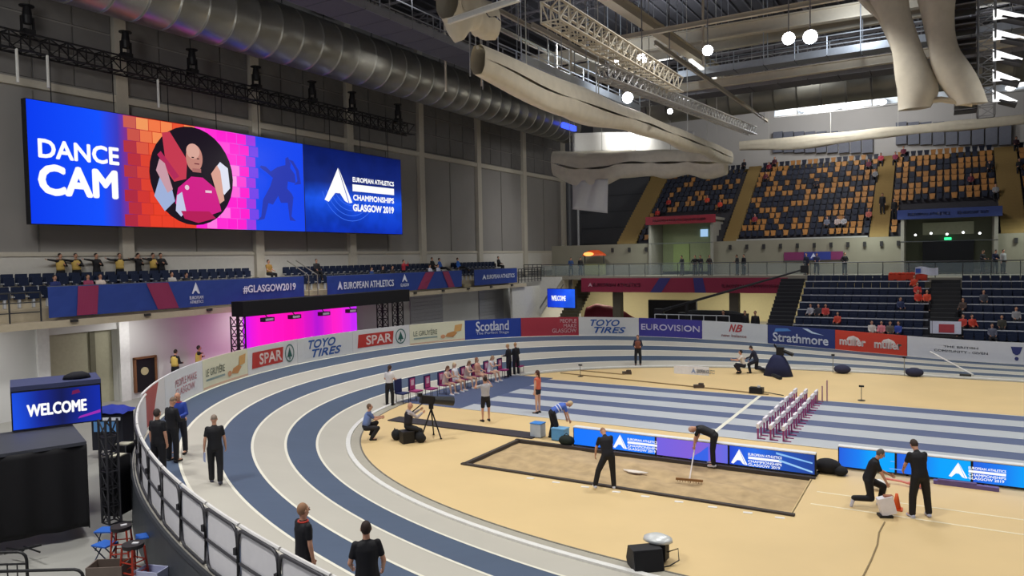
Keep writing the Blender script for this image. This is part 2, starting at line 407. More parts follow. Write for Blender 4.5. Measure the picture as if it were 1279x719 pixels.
# sprint straight
def kx_left(y):
    c = TC; return c[0]-c[2]*(1-abs((y-c[1])/c[3])**c[4])**(1/c[4])
spr = empty('sprint_straight', (0, 0, 0), 'straight eight-lane sprint track striped grey and blue across the sand-coloured infield', 'sprint track')
SY0, SY1 = 25.4, 33.5; lw8 = (SY1-SY0)/8
sg, sb = mat('#b4b9bf', .55, noise=.03, scale=.8), mat('#566284', .55, noise=.04, scale=.8)
for k in range(8): MB().slab([(-17.8, SY0+k*lw8), (14, SY0+k*lw8), (14, SY0+(k+1)*lw8), (-17.8, SY0+(k+1)*lw8)], .0, .012).build('lane', sb if k % 2 else sg, spr)
for k in range(9): MB().slab([(-17.8, SY0+k*lw8-.025), (14, SY0+k*lw8-.025), (14, SY0+k*lw8+.025), (-17.8, SY0+k*lw8+.025)], .013, .017).build('lane_line', mat('#c9ccce', .5), spr)
ys = np.linspace(SY0, SY1+.5, 12)
MB().slab([(kx_left(y)+.12, y) for y in ys][::-1]+[(-17.8, SY0), (-17.8, SY1+.5)], .0, .012).build('start_area', mat('#4c597a', .6, noise=.05), spr)
MB().slab([(-7.15, SY0-.1), (-7.0, SY0-.1), (-7.0, SY1), (-7.15, SY1)], .018, .022).build('start_line', wl_, spr)
# runway lines by the near side
rl = empty('runway_lines', (0, 0, 0), 'pair of cream lines marking the runway on the sand-coloured floor at right', 'floor marking')
for a, b in (((1000, 612), (1279, 648)), ((1010, 628), (1279, 668))):
    p, q = onz(*a), onz(*b); y = (p.y+q.y)/2; MB().slab([(PX1+.3, y-.03), (15, y-.03), (15, y+.03), (PX1+.3, y+.03)], .0, .006).build('line', mat('#efe3c4', .6), rl)
# sand pit
pit = empty('sand_pit', (PX0, PY0, 0), 'long raked sand pit with black rubber edging set in the infield', 'sand pit')
sand = mat('#b89f78', .95, noise=.2, scale=2.6, bump=.9)
def sandf(a, b):
    x = (PX1-PX0)*a; y = (PY1-PY0)*b; ed = min(a, 1-a, b*.35, (1-b)*.35)*20
    return (x, y, -.06+.05*math.sin(x*1.7+y*2.3)*math.sin(y*3.1)*min(1, ed)+.02*math.sin(x*7+y*5)*min(1, ed))
MB().grid(sandf, 120, 40).build('sand', sand, pit, True)
ed = mat('#433c38', .8)
Lx, Ly = PX1-PX0, PY1-PY0
for c, d in (((Lx/2, 0, -.1), (Lx+.2, .13, .3)), ((Lx/2-.0, Ly, -.1), (Lx+.2, .13, .3)), ((0, Ly/2, -.1), (.13, Ly, .3)), ): MB().box(c, d).build('edging', ed, pit)
mt = mat('#38343a', .85)
MB().box((Lx-.0, Ly/2, -.1), (.06, Ly, .2)).build('end_kerb', mat('#cbb283', .8), pit)
tag(MB().box((-15.8, 22.55, .02), (6.6, .75, .04)).build('rubber_mat', mt), 'long narrow black rubber mat leading to the sand pit from the left', 'mat')
# ================================================================== ADVERTISING BOARDS ON THE OUTER EDGE
BR = Rail(6*LW+.08)
def board(s0, s1, label, base, els, hgt=1.2, em=0.):
    w = s1-s0
    fn = lambda u, v, d=0.: BR.at(s0+u, v, d)
    root = link('advertising_board', None, None, BR.at((s0+s1)/2)); tag(root, label, 'advertising board')
    o0 = root.location.copy()
    f2 = lambda u, v, d=0.: fn(u, v, d)-o0
    n = max(2, int(w/.5)); mb = MB()
    for i in range(n):
        a, b = .01+(w-.02)*i/n, .01+(w-.02)*(i+1)/n
        vs = [f2(a, 0, 0), f2(b, 0, 0), f2(b, hgt, 0), f2(a, hgt, 0), f2(a, 0, -.06), f2(b, 0, -.06), f2(b, hgt, -.06), f2(a, hgt, -.06)]
        fs = [(0, 1, 2, 3), (5, 4, 7, 6), (3, 2, 6, 7), (0, 4, 5, 1)]
        if i == 0: fs.append((0, 3, 7, 4))
        if i == n-1: fs.append((1, 5, 6, 2))
        mb.add(vs, fs)
    mb.build('panel', mat(base, .45, noise=.02), root)
    for k in range(2): q = .25+.5*k; p = f2(w*q, 0, -.1); MB().tube(p+Vector((0, 0, -.02)), p+Vector((0, 0, hgt*.9)), .03).build('post', mat('#555555'), root)
    art('print', f2, [tuple([e[0], e[1]]+list(e[2:])) for e in els(w, hgt)], root)
    return root
half = BR.S[-1]*.36
def SP(px, near=False): return BR.s_of_px(px, near=near)
# positions of the joints measured along the far and left side
jp = [207, 254, 310, 372, 441, 512, 581, 651, 723, 798, 877, 959, 1043, 1133, 1279]
js = [BR.s_of_px(p) for p in jp]
smin = BR.S[int(np.nanargmin(np.where(BR.S < BR.S[-1]*.75, np.nan_to_num(BR.px, nan=9e9), 9e9)))]
def L_people(w, h): return [('text', '#d79aa4', 'PEOPLE MAKE', w*.3, h*.5, w*.85, h*.72, .03), ('text', '#d79aa4', 'GLASGOW', w*.3, h*.22, w*.8, h*.44, .03)]
def L_redwhite(w, h): return [('poly', '#b0504a', [(0, .03), (w*.45, .03), (w*.75, h-.03), (0, h-.03)])]
def L_cheese(w, h):
    return [('text', '#7b8474', 'LE GRUYÈRE', w*.07, h*.42, w*.5, h*.72, .02), ('rect', '#8fa3a0', w*.07, h*.26, w*.5, h*.33), ('rect', '#d8b7a0', .02, 0.02, w-.02, h*.08),
            ('poly', '#c98f57', [(w*.64, h*.25), (w*.78, h*.2), (w*.86, h*.4), (w*.8, h*.5), (w*.68, h*.42)]), ('poly', '#d8a868', [(w*.8, h*.45), (w*.93, h*.5), (w*.95, h*.85), (w*.82, h*.8)]), ('disc', '#d49a72', w*.6, h*.27, w*.04, h*.1)]
def L_spar(w, h):
    return [('poly', '#bf3a35', [(w*.08, h*.2), (w*.7, h*.2), (w*.72, h*.8), (w*.1, h*.8)]), ('text', '#ecd9d6', 'SPAR', w*.24, h*.3, w*.68, h*.7, .06),
            ('ring', '#3c6b66', w*.84, h*.5, min(w*.09, .42), h*.36, .06), ('poly', '#2f5f58', [(w*.84, h*.74), (w*.79, h*.34), (w*.83, h*.36), (w*.83, h*.24), (w*.85, h*.24), (w*.85, h*.36), (w*.89, h*.34)])]
def L_toyo(w, h): return [('text', '#2c5aa8', 'TOYO', w*.2, h*.52, w*.68, h*.86, .07, .3), ('text', '#2c5aa8', 'TIRES', w*.26, h*.14, w*.78, h*.46, .07, .3)]
def L_scot(w, h): return [('text', '#dfe3ef', 'Scotland', w*.2, h*.4, w*.78, h*.9, .04), ('text', '#c8d0e8', 'The Perfect Stage', w*.2, h*.18, w*.78, h*.36, .04)]
def L_pmg(w, h): return [('text', '#e2bfc6', 'PEOPLE', w*.68, h*.7, w*.96, h*.9, .04), ('text', '#e2bfc6', 'MAKE', w*.74, h*.44, w*.96, h*.64, .04), ('text', '#e2bfc6', 'GLASGOW', w*.54, h*.16, w*.96, h*.38, .04)]
def L_euro(w, h): return [('text', '#d6d3ea', 'EUROVISION', w*.04, h*.36, w*.96, h*.68, .05)]
def L_nb(w, h): return [('text', '#b7494c', 'N', w*.42, h*.5, w*.52, h*.88, .08, .4), ('text', '#b7494c', 'B', w*.51, h*.5, w*.62, h*.88, .08, .4), ('text', '#b06c6e', 'new balance', w*.3, h*.2, w*.68, h*.36, .03)]
def L_strath(w, h): return [('text', '#dfe4ef', 'Strathmore', w*.08, h*.16, w*.9, h*.62, .05), ('poly', '#4f86cc', [(w*.1, h*.66), (w*.36, h*.76), (w*.3, h*.88), (w*.12, h*.84)]), ('poly', '#c8dcef', [(w*.52, h*.95), (w*.66, h*.72), (w*.84, h*.66), (w*.68, h*.8), (w*.6, h*.95)])]
def L_mull(w, h):
    e = []
    for u in (.06, .55): e += [('poly', '#eadfdb', [(w*(u+.1), h*.55), (w*(u+.3), h*.55), (w*(u+.27), h*.68), (w*(u+.2), h*.78), (w*(u+.13), h*.7)]), ('text', '#eadfdb', 'müller', w*(u+.01), h*.28, w*(u+.37), h*.66, .09)]
    return e
def L_white(w, h):
    return [('text', '#555a6e', 'THE BRITISH', w*.24, h*.58, w*.46, h*.68, .02), ('text', '#555a6e', 'COMMUNITY - GIVEN', w*.18, h*.36, w*.52, h*.47, .02),
            ('poly', '#343a72', [(w*.66, h*.8), (w*.73, h*.8), (w*.715, h*.5), (w*.7, h*.42), (w*.69, h*.42), (w*.672, h*.5)]), ('disc', '#343a72', w*.695, h*.25, w*.012, h*.09),
            ('text', '#555a6e', 'LEE TO', w*.86, h*.5, w*.99, h*.6, .02), ('text', '#555a6e', 'NOW', w*.92, h*.32, w*.99, h*.42, .02)]
sN = js[0]-3.0
spec = [(sN, js[0], 'short white board with a red slanted block, leftmost and nearest of the perimeter boards', '#e2dfe0', L_redwhite),
        (js[0], js[1], 'white perimeter board with faint pink writing, behind the man in the blue shirt', '#dfe1e6', L_people),
        (js[1], js[2], 'cream perimeter board with grey writing and orange picture, left of both red boards', '#e4e2c8', L_cheese),
        (js[2], js[3], 'white perimeter board with red block and green ring, nearer of the two such boards', '#dcdcde', L_spar),
        (js[3], js[4], 'white perimeter board with slanted blue writing, in front of the pink-lit curtain', '#d8dadd', L_toyo),
        (js[4], js[5], 'white perimeter board with red block and green ring, right of the pink-lit curtain', '#dcdcde', L_spar),
        (js[5], js[6], 'cream perimeter board with orange picture, under the balcony left of the royal blue board', '#e4e2c8', L_cheese),
        (js[6], js[7], 'royal blue perimeter board with white script and smaller line below it', '#22409c', L_scot),
        (js[7], js[8], 'crimson perimeter board with pale stacked words at its right end', '#a33344', L_pmg),
        (js[8], js[9], 'white perimeter board with slanted blue writing, between the crimson and purple boards', '#d3d5d6', L_toyo),
        (js[9], js[10], 'purple perimeter board with one pale wide word across it', '#413c96', L_euro),
        (js[10], js[11], 'light grey perimeter board with a small red emblem, right of the purple board', '#ccd0d4', L_nb),
        (js[11], js[12], 'navy perimeter board with white word under a light blue wave', '#2a3a78', L_strath),
        (js[12], js[13], 'bright red perimeter board with two white cloud-shaped emblems', '#c8402f', L_mull),
        (js[13], js[14]+2.0, 'long white perimeter board with small grey writing and a navy cup, far right', '#d0d2d8', L_white)]
for a, b, lb, base, L in spec: board(a, b, lb, base, L)
# ------------------------------------------------------------------ crowd barriers with white infill on the near bend
GR = Rail(6.06)
bar_s = GR.S[-1]
bw = 1.32; s = sN-.05; frame = mat('#4c4b50', .45, .3, noise=.05); fill = mat('#e6e4e8', .6, noise=.03); cap = mat('#d8d6d4', .5)
names = ['fifteenth', 'fourteenth']
k = 0
ordn_ = ['first', 'second', 'third', 'fourth', 'fifth', 'sixth', 'seventh', 'eighth', 'ninth', 'tenth', 'eleventh', 'twelfth', 'thirteenth', 'fourteenth', 'fifteenth', 'sixteenth', 'seventeenth', 'eighteenth', 'nineteenth', 'twentieth', 'twenty-first', 'twenty-second', 'twenty-third', 'twenty-fourth']
while k < 16:
    s1 = s; s0 = s-bw+.05; s -= bw; k += 1
    P = lambda u, v, d=0.: GR.at(s0+u, v, d)
    c0 = GR.at((s0+s1)/2); w = s1-s0
    root = link('crowd_barrier', None, None, c0); tag(root, 'grey-framed white crowd barrier, %s one counted from the white and red board' % ordn_[k-1], 'barrier', 'crowd barriers round the near bend')
    Q = lambda u, v, d=0.: P(u, v, d)-c0
    r = .16
    loop = []
    for (cu, cv, a0) in ((r, r, 180), (w-r, r, 270), (w-r, 1.12-r, 0), (r, 1.12-r, 90)):
        for q in range(0, 91, 30): a = math.radians(a0+q); loop.append((cu+r*math.cos(a), cv+r*math.sin(a)))
    pts = [Q(u, v+.04, -.03) for u, v in loop]+[Q(loop[0][0], loop[0][1]+.04, -.03)]
    MB().path(pts, .032, 6).build('frame', frame, root, True)
    MB().tube(Q(.02, .56, -.03), Q(w-.02, .56, -.03), .026, n=6).build('middle_bar', frame, root)
    MB().sheet([Q(w*i/4, .06, 0) for i in range(5)], [Q(w*i/4, 1.12, 0) for i in range(5)]).sheet([Q(w*i/4, 1.12, .012) for i in range(5)], [Q(w*i/4, .06, .012) for i in range(5)]).build('infill_panel', fill, root)
    MB().path([Q(w*i/3, 1.2, .01) for i in range(4)], .035, 6).build('top_rail', cap, root)
    MB().box(Q(.02, .75, -.045), (.07, .07, .12)).build('coupling', mat('#2c2b30'), root)
mb = MB(); sr = [GR.S[40]+(sN-GR.S[40])*i/60 for i in range(61)]
mb.path([GR.at(q, -.03, -.12) for q in sr], .06, 6); tag(mb.build('barrier_plinth', mat('#37393f', .6)), 'dark curved plinth rail under the row of crowd barriers', 'rail')
#@@PART2
# ================================================================== GIANT SCREEN ON THE LEFT WALL
def planar(o, U, V=Vector((0, 0, 1))):
    U = Vector(U).normalized(); N = U.cross(V).normalized()          # N points to the viewer side
    return lambda u, v, d=0.: Vector(o)+U*u+V*v+N*d
def flat_screen(name, label, cat, origin, U, w, h, depth, facemat, els, em=1., V=Vector((0, 0, 1)), stand=None):
    root = empty(name, origin, label, cat)
    fn = planar((0, 0, 0), U, V)
    U = Vector(U).normalized(); N = U.cross(V)
    mb = MB(); c = U*(w/2)+V*(h/2)-N*(depth/2)
    vs = [U*(w/2*a)+V*(h/2*b)+N*(depth/2*g)+c for a in (-1, 1) for b in (-1, 1) for g in (-1, 1)]
    mb.add(vs, [(0, 1, 3, 2), (4, 6, 7, 5), (0, 4, 5, 1), (2, 3, 7, 6), (0, 2, 6, 4), (1, 5, 7, 3)]); mb.build('casing', mat('#17181c', .6), root)
    fm = facemat if isinstance(facemat, list) else [(0, w, facemat)]
    for a, b, m in fm:
        o = MB().grid(lambda p, q: fn(a+.03+(b-a-.06)*p, .03+(h-.06)*q, .006), 6, 2).build('display_face', m, root)
    art('print', fn, els, root, em)
    return root, fn
A0 = (-34.6, 16.8, 8.3)
m1 = led_mat('screen_dance', [(0, '#0b3cf0'), (.2, '#1450ff'), (.255, '#3d3cc0'), (.3, '#a02a50'), (.36, '#c8341e'), (.5, '#d83a28'), (.6, '#ff2bd8'), (.68, '#f45be0'), (.72, '#6a5cf0'), (.76, '#1f4df0'), (1, '#1a48f0')])
m2 = led_mat('screen_event', [(0, '#0f34c0'), (.4, '#1c58f0'), (.6, '#182c80'), (1, '#0a1a60')], 2, .95, .35, '#08103c')
W1 = 16.05
els = [('text', '#ffffff', 'DANCE', .47, 3.0, 4.1, 3.8, .075), ('text', '#ffffff', 'CAM', .45, 1.38, 3.95, 2.65, .1)]
rq = random.Random(3)
def mixh(c1, c2, t):
    t = max(0, min(1, t)); return '#%02x%02x%02x' % tuple(int(int(c1[i:i+2], 16)*(1-t)+int(c2[i:i+2], 16)*t) for i in (1, 3, 5))
for r_ in range(9):
    for q_ in range(12):
        a_, b_ = 4.3+q_*.66+(.2 if r_ % 2 else 0), .05+r_*.6; cx_ = a_+.31-8.04; cy_ = b_+.27-2.78
        if math.hypot(cx_, cy_) < 2.2 or a_ > 11.9: continue
        if cx_ < 0: c_ = mixh(mixh('#a82a44', '#e8402a', (a_-4.2)/1.2), '#ffc070', rq.uniform(0, .8)*max(0, (b_-1.6)/3.6)*(1.1 if a_ > 4.6 else .5))
        else: c_ = mixh(mixh('#ff22d0', '#5a50f0', (a_-11.1)/.8), '#ffe0f4', rq.uniform(.0, .9)*max(0, 1-(math.hypot(cx_, cy_)-2.3)/1.1)*(.4+.6*(b_ < 3.6)))
        els.append(('rect', c_, a_, b_, a_+.63, min(b_+.57, 5.45)))
els += [('disc', '#1c1420', 8.04, 2.78, 2.5, 2.6),
        ('poly', '#c43a50', [(6.3, 4.85), (6.75, 4.95), (7.7, 3.6), (7.6, 2.6), (6.9, 2.4), (6.5, 2.9)]), ('poly', '#b02a58', [(6.0, 3.7), (6.2, 3.9), (7.2, 2.7), (6.9, 2.5)]),
        ('poly', '#9fb0d8', [(5.75, 1.6), (6.2, 2.9), (6.6, 2.6), (6.9, 1.4), (6.3, .85)]), ('poly', '#c89aa6', [(5.9, 2.9), (6.1, 3.5), (6.4, 3.3), (6.8, 2.0), (6.5, 1.8)]),
        ('poly', '#cf1f86', [(7.1, 2.1), (7.9, 2.75), (8.6, 2.75), (9.4, 2.2), (9.7, 1.0), (9.0, .75), (7.3, .75), (6.9, 1.3)]),
        ('disc', '#c08478', 8.12, 3.75, .5, .72), ('disc', '#d8a698', 8.05, 4.1, .4, .4), ('rect', '#a86a66', 7.98, 3.0, 8.5, 3.2), ('rect', '#3a1c24', 7.95, 3.74, 8.1, 3.8), ('rect', '#3a1c24', 8.27, 3.7, 8.4, 3.76), ('rect', '#6e2f38', 8.1, 3.42, 8.4, 3.48),
        ('poly', '#dfe2f2', [(9.2, 3.1), (9.7, 3.7), (10.2, 3.4), (10.3, 2.3), (9.9, 1.9)]), ('poly', '#d8a090', [(9.1, 3.0), (9.5, 3.5), (9.7, 3.2), (9.9, 1.6), (9.6, 1.4)]),
        ('poly', '#c4c8e6', [(7.0, 1.7), (7.3, 1.9), (7.5, .9), (7.2, .6), (6.9, .9)]), ('poly', '#b41e58', [(7.2, .9), (8.9, .95), (9.3, .6), (8.2, .3), (7.4, .5)]),
        ('disc', '#e8c6d8', 7.6, 2.15, .13, .13), ('rect', '#e8c6d8', 8.7, 1.95, 9.1, 2.08),
        ('poly', '#2b3bb0', [(12.38, 3.68), (12.5, 3.78), (12.84, 3.75), (13.2, 3.5), (13.7, 3.8), (14.1, 3.93), (14.33, 3.98), (14.35, 4.4), (14.55, 4.5), (14.75, 4.1), (14.7, 3.85), (15.05, 3.5), (15.1, 2.95), (14.49, 3.02), (14.41, 2.58), (14.75, 2.3), (14.88, 2.07), (14.69, .91), (15.03, .63), (14.55, .66), (14.42, 1.72), (13.89, 1.69), (13.7, 2.1), (13.28, 1.55), (12.95, 1.63), (12.62, .68), (12.06, .55), (12.39, .8), (12.56, 1.8), (13.11, 2.6), (13.34, 3.14), (12.89, 3.42)]),
        ('poly', '#2b3bb0', [(14.6, 4.35), (14.95, 4.3), (15.38, 3.75), (15.52, 2.94), (14.98, 2.85), (15.25, 3.1), (15.15, 3.7), (14.9, 4.05)])]
e2 = [('logo', '#ffffff', 17.5, 1.98, 20.05, 4.25), ('text', '#ffffff', 'EUROPEAN ATHLETICS', 20.15, 3.46, 24.4, 3.76, .09), ('rect', '#ffffff', 20.1, 2.82, 24.4, 3.28),
      ('text', '#ffffff', 'CHAMPIONSHIPS', 20.15, 2.22, 24.35, 2.58, .1), ('text', '#ffffff', 'GLASGOW 2019', 20.1, 1.5, 24.3, 1.94, .11)]
for r in (1.5, 2.0, 2.5, 3.0):
    pass
gs, fn = flat_screen('giant_screen', 'huge wide LED screen high on the left wall showing large white words on blue', 'screen', A0, (0, 1, 0), 25.6, 5.52, .35,
                     [(0, W1, m1), (W1, 25.6, m2)], els+e2, 1.0)
for q in range(4):
    c0, r0 = (20.2, 3.6), 1.7+q*.35
    A = [fn(c0[0]+r0*math.cos(math.radians(t)), c0[1]+r0*math.sin(math.radians(t)), .02) for t in range(200, 330, 8)]
    B = [fn(c0[0]+(r0+.05)*math.cos(math.radians(t)), c0[1]+(r0+.05)*math.sin(math.radians(t)), .02) for t in range(200, 330, 8)]
    MB().sheet(A, B).build('light_arc', mat('#3a6cf0', emit=1.), gs)
for q in range(9):
    y = 1.2+q*2.9; MB().tube((-.2, y, 5.5), (-.2, y, 7.9), .025, n=5).build('suspension_cable', mat('#202024'), gs)
# black lattice truss above the screen, with moving-head lamps
def truss(name, label, cat, p0, p1, s=.5, r=.03, m=None, bay=.6, group=None):
    p0, p1 = Vector(p0), Vector(p1); root = empty(name, p0, label, cat, group=group); d = p1-p0; L = d.length; d.normalize()
    a = d.cross(Vector((0, 0, 1))); a = a.normalized() if a.length > .1 else Vector((1, 0, 0)); b = a.cross(d).normalized(); m = m or mat('#1c1c20', .5)
    cs = [a*(s/2*x)+b*(s/2*y) for x, y in ((-1, -1), (1, -1), (1, 1), (-1, 1))]
    for c in cs: MB().tube(c, c+d*L, r, n=6).build('chord', m, root)
    n = max(1, int(L/bay)); mb = MB()
    for i in range(n):
        for k in range(4):
            c, e = cs[k], cs[(k+1) % 4]; mb.tube(c+d*(L*i/n), e+d*(L*(i+1)/n), r*.6, n=4, caps=False)
            mb.tube(e+d*(L*i/n), c+d*(L*i/n), r*.6, n=4, caps=False)
    stuff(mb.build('lattice', m, root)); return root
blk_ = mat('#151518', .5)
truss('lighting_truss', 'black lattice truss hanging above the giant screen', 'truss', (-34.4, 13.6, 16.1), (-34.4, 43.4, 16.1), .75, .05, blk_, .8)
def moving_head(p, up=.0):
    t = empty('moving_head_lamp', p, 'black moving-head stage lamp standing on the truss above the giant screen', 'stage lamp', group='stage lamps on the wall truss')
    MB().box((0, 0, .12), (.45, .45, .24)).build('base', blk_, t)
    for sgn in (-1, 1): MB().box((0, sgn*.24, .5), (.14, .06, .62)).build('yoke_arm', blk_, t)
    MB().loft([((0, 0, .5), .17, .17), ((0, 0, .85), .2, .2), ((0, 0, 1.25), .15, .15)], Vector((1, 0, 0)), Vector((0, 1, 0))).build('lamp_head', blk_, t)
    MB().tube((0, 0, 1.25), (0, 0, 1.29), .3, n=12).build('lens_hood', blk_, t)
for px, py in [(34, 25), (157, 55), (240, 75), (320, 100), (390, 112), (440, 125), (497, 140)]:
    y = onx(px, py, -34.4).y; moving_head((-34.4, min(y, 43.2), 16.5))
for px in (17, 55, 192):
    y = onx(px, 80, -34.3).y; z = onx(px, 80, -34.3).z
    tag(MB().tube((-34.02, y, 14.3), (-34.02, y, 15.72), .06, n=6).build('hanging_tube_lamp', mat('#d0d0cc', .4)), 'short pale tube hanging under the black truss, left of screen', 'tube lamp', 'pale tubes under the wall truss')
# ------------------------------------------------------------------ ventilation ducts
gal = mat('#9a9890', .32, .75, noise=.05, scale=2); gal2 = mat('#77766f', .45, .6, noise=.05, scale=2)
def duct(label, X, z, R, y0, y1, step, m, group=None):
    root = empty('ventilation_duct', (X, y0, z), label, 'duct', group=group)
    prof = [(0, R), (.12, R), (.1, R+.014), (.18, R+.014), (.2, R), (step, R)]
    vs = []; n = 28
    for y, r in prof:
        for k in range(n): t = 2*math.pi*k/n; vs.append((r*math.cos(t), y, r*math.sin(t)))
    me = MB().add(vs, [(i*n+k, (i+1)*n+k, (i+1)*n+(k+1) % n, i*n+(k+1) % n) for i in range(len(prof)-1) for k in range(n)]).mesh('duct_section', m, True)
    k = 0
    while y0+k*step < y1: link('duct_section', me, root, (0, k*step, 0)); k += 1
    MB().tube((0, k*step, 0), (0, k*step+.1, 0), R, n=28).build('end_cap', m, root)
    for q in range(2, k, 5): MB().tube((0, q*step, R), (0, q*step, 25.4-z), .03, n=5).build('hanger', blk_, root)
    return root
duct('large silver ribbed ventilation duct running along the top of the left wall', -31.2, 18.85, 1.55, 11, 63, 1.45, gal)
duct('thinner grey ventilation duct tucked behind the large silver one', -34.3, 20.9, .75, 10, 62, 1.45, gal2)
ct = mat('#4a4a50', .7)
# ------------------------------------------------------------------ catwalk over the left side
def catwalk(label, p0, p1, width, hang=True, m=None, deck=None, solid=True, group=None, lit=None):
    p0, p1 = Vector(p0), Vector(p1); d = p1-p0; L = d.length; d.normalize(); a = Vector((d.y, -d.x, 0)); root = empty('catwalk', p0, label, 'catwalk', group=group)
    m = m or mat('#85858a', .6, .2); n = int(L/1.8)
    ang = math.atan2(d.y, d.x)
    pan = MB().box((L/n/2, 0, 0), (L/n-.05, width, .12)).mesh('deck_panel', deck or mat('#54545a', .7))
    for i in range(n): o = link('deck_panel', pan, root, d*(L*i/n)); o.rotation_euler = (0, 0, ang)
    for s_ in (-1, 1):
        for h in (.55, 1.1): MB().tube(a*(s_*width/2)+Vector((0, 0, h)), a*(s_*width/2)+Vector((0, 0, h))+d*L, .035, n=5).build('handrail', m, root)
        pm_ = MB().tube((0, 0, 0), (0, 0, 1.1), .035, n=5).mesh('post', m)
        for i in range(n+1): link('post', pm_, root, a*(s_*width/2)+d*(L*i/n))
        kb = MB().box((0, 0, .15), (L/n-.06, .05, .42)).mesh('side_panel', m)
        for i in range(n):
            if solid: o = link('side_panel', kb, root, a*(s_*width/2)+d*(L*(i+.5)/n)); o.rotation_euler = (0, 0, ang)
    if hang:
        for i in range(0, n+1, 3):
            for s_ in (-1, 1): MB().tube(a*(s_*width/2)+d*(L*i/n), a*(s_*width/2)+d*(L*i/n)+Vector((0, 0, 25.3-p0.z)), .03, n=5).build('hanger', m, root)
    return root
catwalk('grey steel catwalk with handrails running away above the left side', (-25.4, 20, 18.7), (-25.4, 66, 18.7), 2.2)
catwalk('grey steel catwalk with white-lit rail crossing the hall near the far side', (-24, 51.5, 17.6), (16, 51.5, 17.6), 1.8)
cream = mat('#bfb6a4', .6, noise=.04); roofst = mat('#6e6b70', .6)
def beam(label, p0, p1, w, h, m=cream, group=None, cat='beam'):
    p0, p1 = Vector(p0), Vector(p1); d = p1-p0; L = d.length; q = d.to_track_quat('X', 'Z')
    root = link('roof_beam', None, None, p0); root.rotation_mode = 'QUATERNION'; root.rotation_quaternion = q; tag(root, label, cat, group)
    MB().box((L/2, 0, h/2), (L, w, h*.12)).build('flange', m, root); MB().box((L/2, 0, -h/2), (L, w, h*.12)).build('flange', m, root)
    MB().box((L/2, 0, 0), (L, w*.35, h)).build('web', m, root); return root
catwalk('pale lit catwalk running away left of the bright floodlights', (-19.5, 33, 16.6), (-19.5, 50, 16.8), 1.4, True, mat('#c9d0d8', .4, .2), mat('#9aa2ac', .6))
catwalk('pale catwalk with handrails high across the hall behind the floodlights', (-15, 47.5, 18.0), (12, 47.5, 18.0), 1.2, True, mat('#aab0b8', .4, .3), mat('#70757d', .6))
area('catwalk_lamp', (-16.5, 42, 18.6), (-19.5, 46, 16.8), .5, 160, (.85, .92, 1))
area('catwalk_lamp', (-4, 44.5, 19.6), (-4, 47.5, 18), .5, 160, (.85, .92, 1))
tag(MB().box((-29.6, 60.5, 18.3), (.3, 2.6, .45)).build('blue_lamp_strip', mat('#3d55ff', emit=2.)), 'glowing blue lamp strip at the far end of the large silver duct', 'lamp')
# ------------------------------------------------------------------ gathered netting rolls
net = mat('#d2cab8', .85, noise=.07, scale=2.5, bump=.2); netw = mat('#d9d6cc', .8, noise=.04)
def net_roll(label, p0, p1, w, h, m, seed=1, sag=.25, nu=90):
    p0, p1 = Vector(p0), Vector(p1); d = p1-p0; L = d.length; d.normalize(); a = d.cross(Vector((0, 0, 1))).normalized()
    root = empty('gathered_net', p0, label, 'net')
    MB().tube((0, 0, 0), d*L, .07, n=6).build('pole', mat('#d2cbb8', .5), root)
    rnd = random.Random(seed); ph = [rnd.uniform(0, 6) for _ in range(6)]
    def f(u, v):
        t = 2*math.pi*v; bulge = .5*math.exp(-((u-.22)/.14)**2); hh = h*(1+bulge+.04*math.sin(u*23+ph[1])); ww = w*(1+.12*math.sin(u*13+ph[2])+.05*math.sin(u*40+t*2))
        s_ = math.sin(t); zz = .08+(s_-1)*hh/2-(sag*abs(math.sin(u*math.pi*5))*.35 if s_ < 0 else 0)
        c_ = math.cos(t); c_ = math.copysign(abs(c_)**.5, c_)
        return d*(L*u)+a*(ww/2*c_)+Vector((0, 0, zz+.03*math.sin(t*5+u*30)))
    MB().grid(f, nu, 14).build('folded_netting', m, root, True)
    for i in range(5): q = d*(L*(i+.5)/5); MB().tube(q, q+Vector((0, 0, 25.2-p0.z)), .025, n=4).build('hanger', mat('#bbbbb5', .5), root)
    return root
net_roll('long beige roll of gathered netting running away under the roof, centre', (-14, 21.5, 13.75), (-14, 56, 14.1), .7, 1.0, net, 1, .3)
net_roll('wide beige bundle of netting hanging across the far left of the hall', (-28.6, 55.6, 15.3), (-14.3, 56.3, 14.3), 1.5, 2.0, net, 2, .55, 60)
q1, q2 = onx(558, -30, -13.5), onx(612, 10, -13.5)
net_roll('short beige roll of gathered netting at the top edge, left of centre', (-13.5, q1.y, q2.z+.1), (-13.5, q2.y, q2.z), .8, 1.15, net, 3, .2, 24)
beam('white tube crossing in front of the short beige net roll', onx(560, 27, -13.2), onx(648, -2, -9.5), .12, .14, mat('#dcdad2', .5))
net_roll('beige netting roll stretched along the far wall below the roof', (-17, 72, 17.1), (10, 72, 17.1), .5, .8, net, 5, .1, 60)
fl = MB(); fl.grid(lambda u, v: Vector((-26.8+3.2*u, 55.2+.12*math.sin(u*14+v*3)*(1-v*.5), 12.7-2.3*v-.5*u*v)), 24, 10)
o = fl.build('hanging_white_cloth', mat('#d9d8d4', .8, noise=.02), None, True); tag(o, 'white cloth hanging square below the left end of the beige net bundle', 'cloth')
sol = o.modifiers.new('thickness', 'SOLIDIFY'); sol.thickness = .02
wp = MB(); wp.grid(lambda u, v: Vector((-28.3+10.9*u, 58.5+.15*math.sin(u*16), 15.6-1.0*u+1.75*v)), 40, 6)
o = wp.build('white_ceiling_drape', mat('#e6e5e0', .7, noise=.02), None, True); tag(o, 'bright white stretched cloth panel behind the beige net bundle', 'cloth'); sol = o.modifiers.new('thickness', 'SOLIDIFY'); sol.thickness = .03
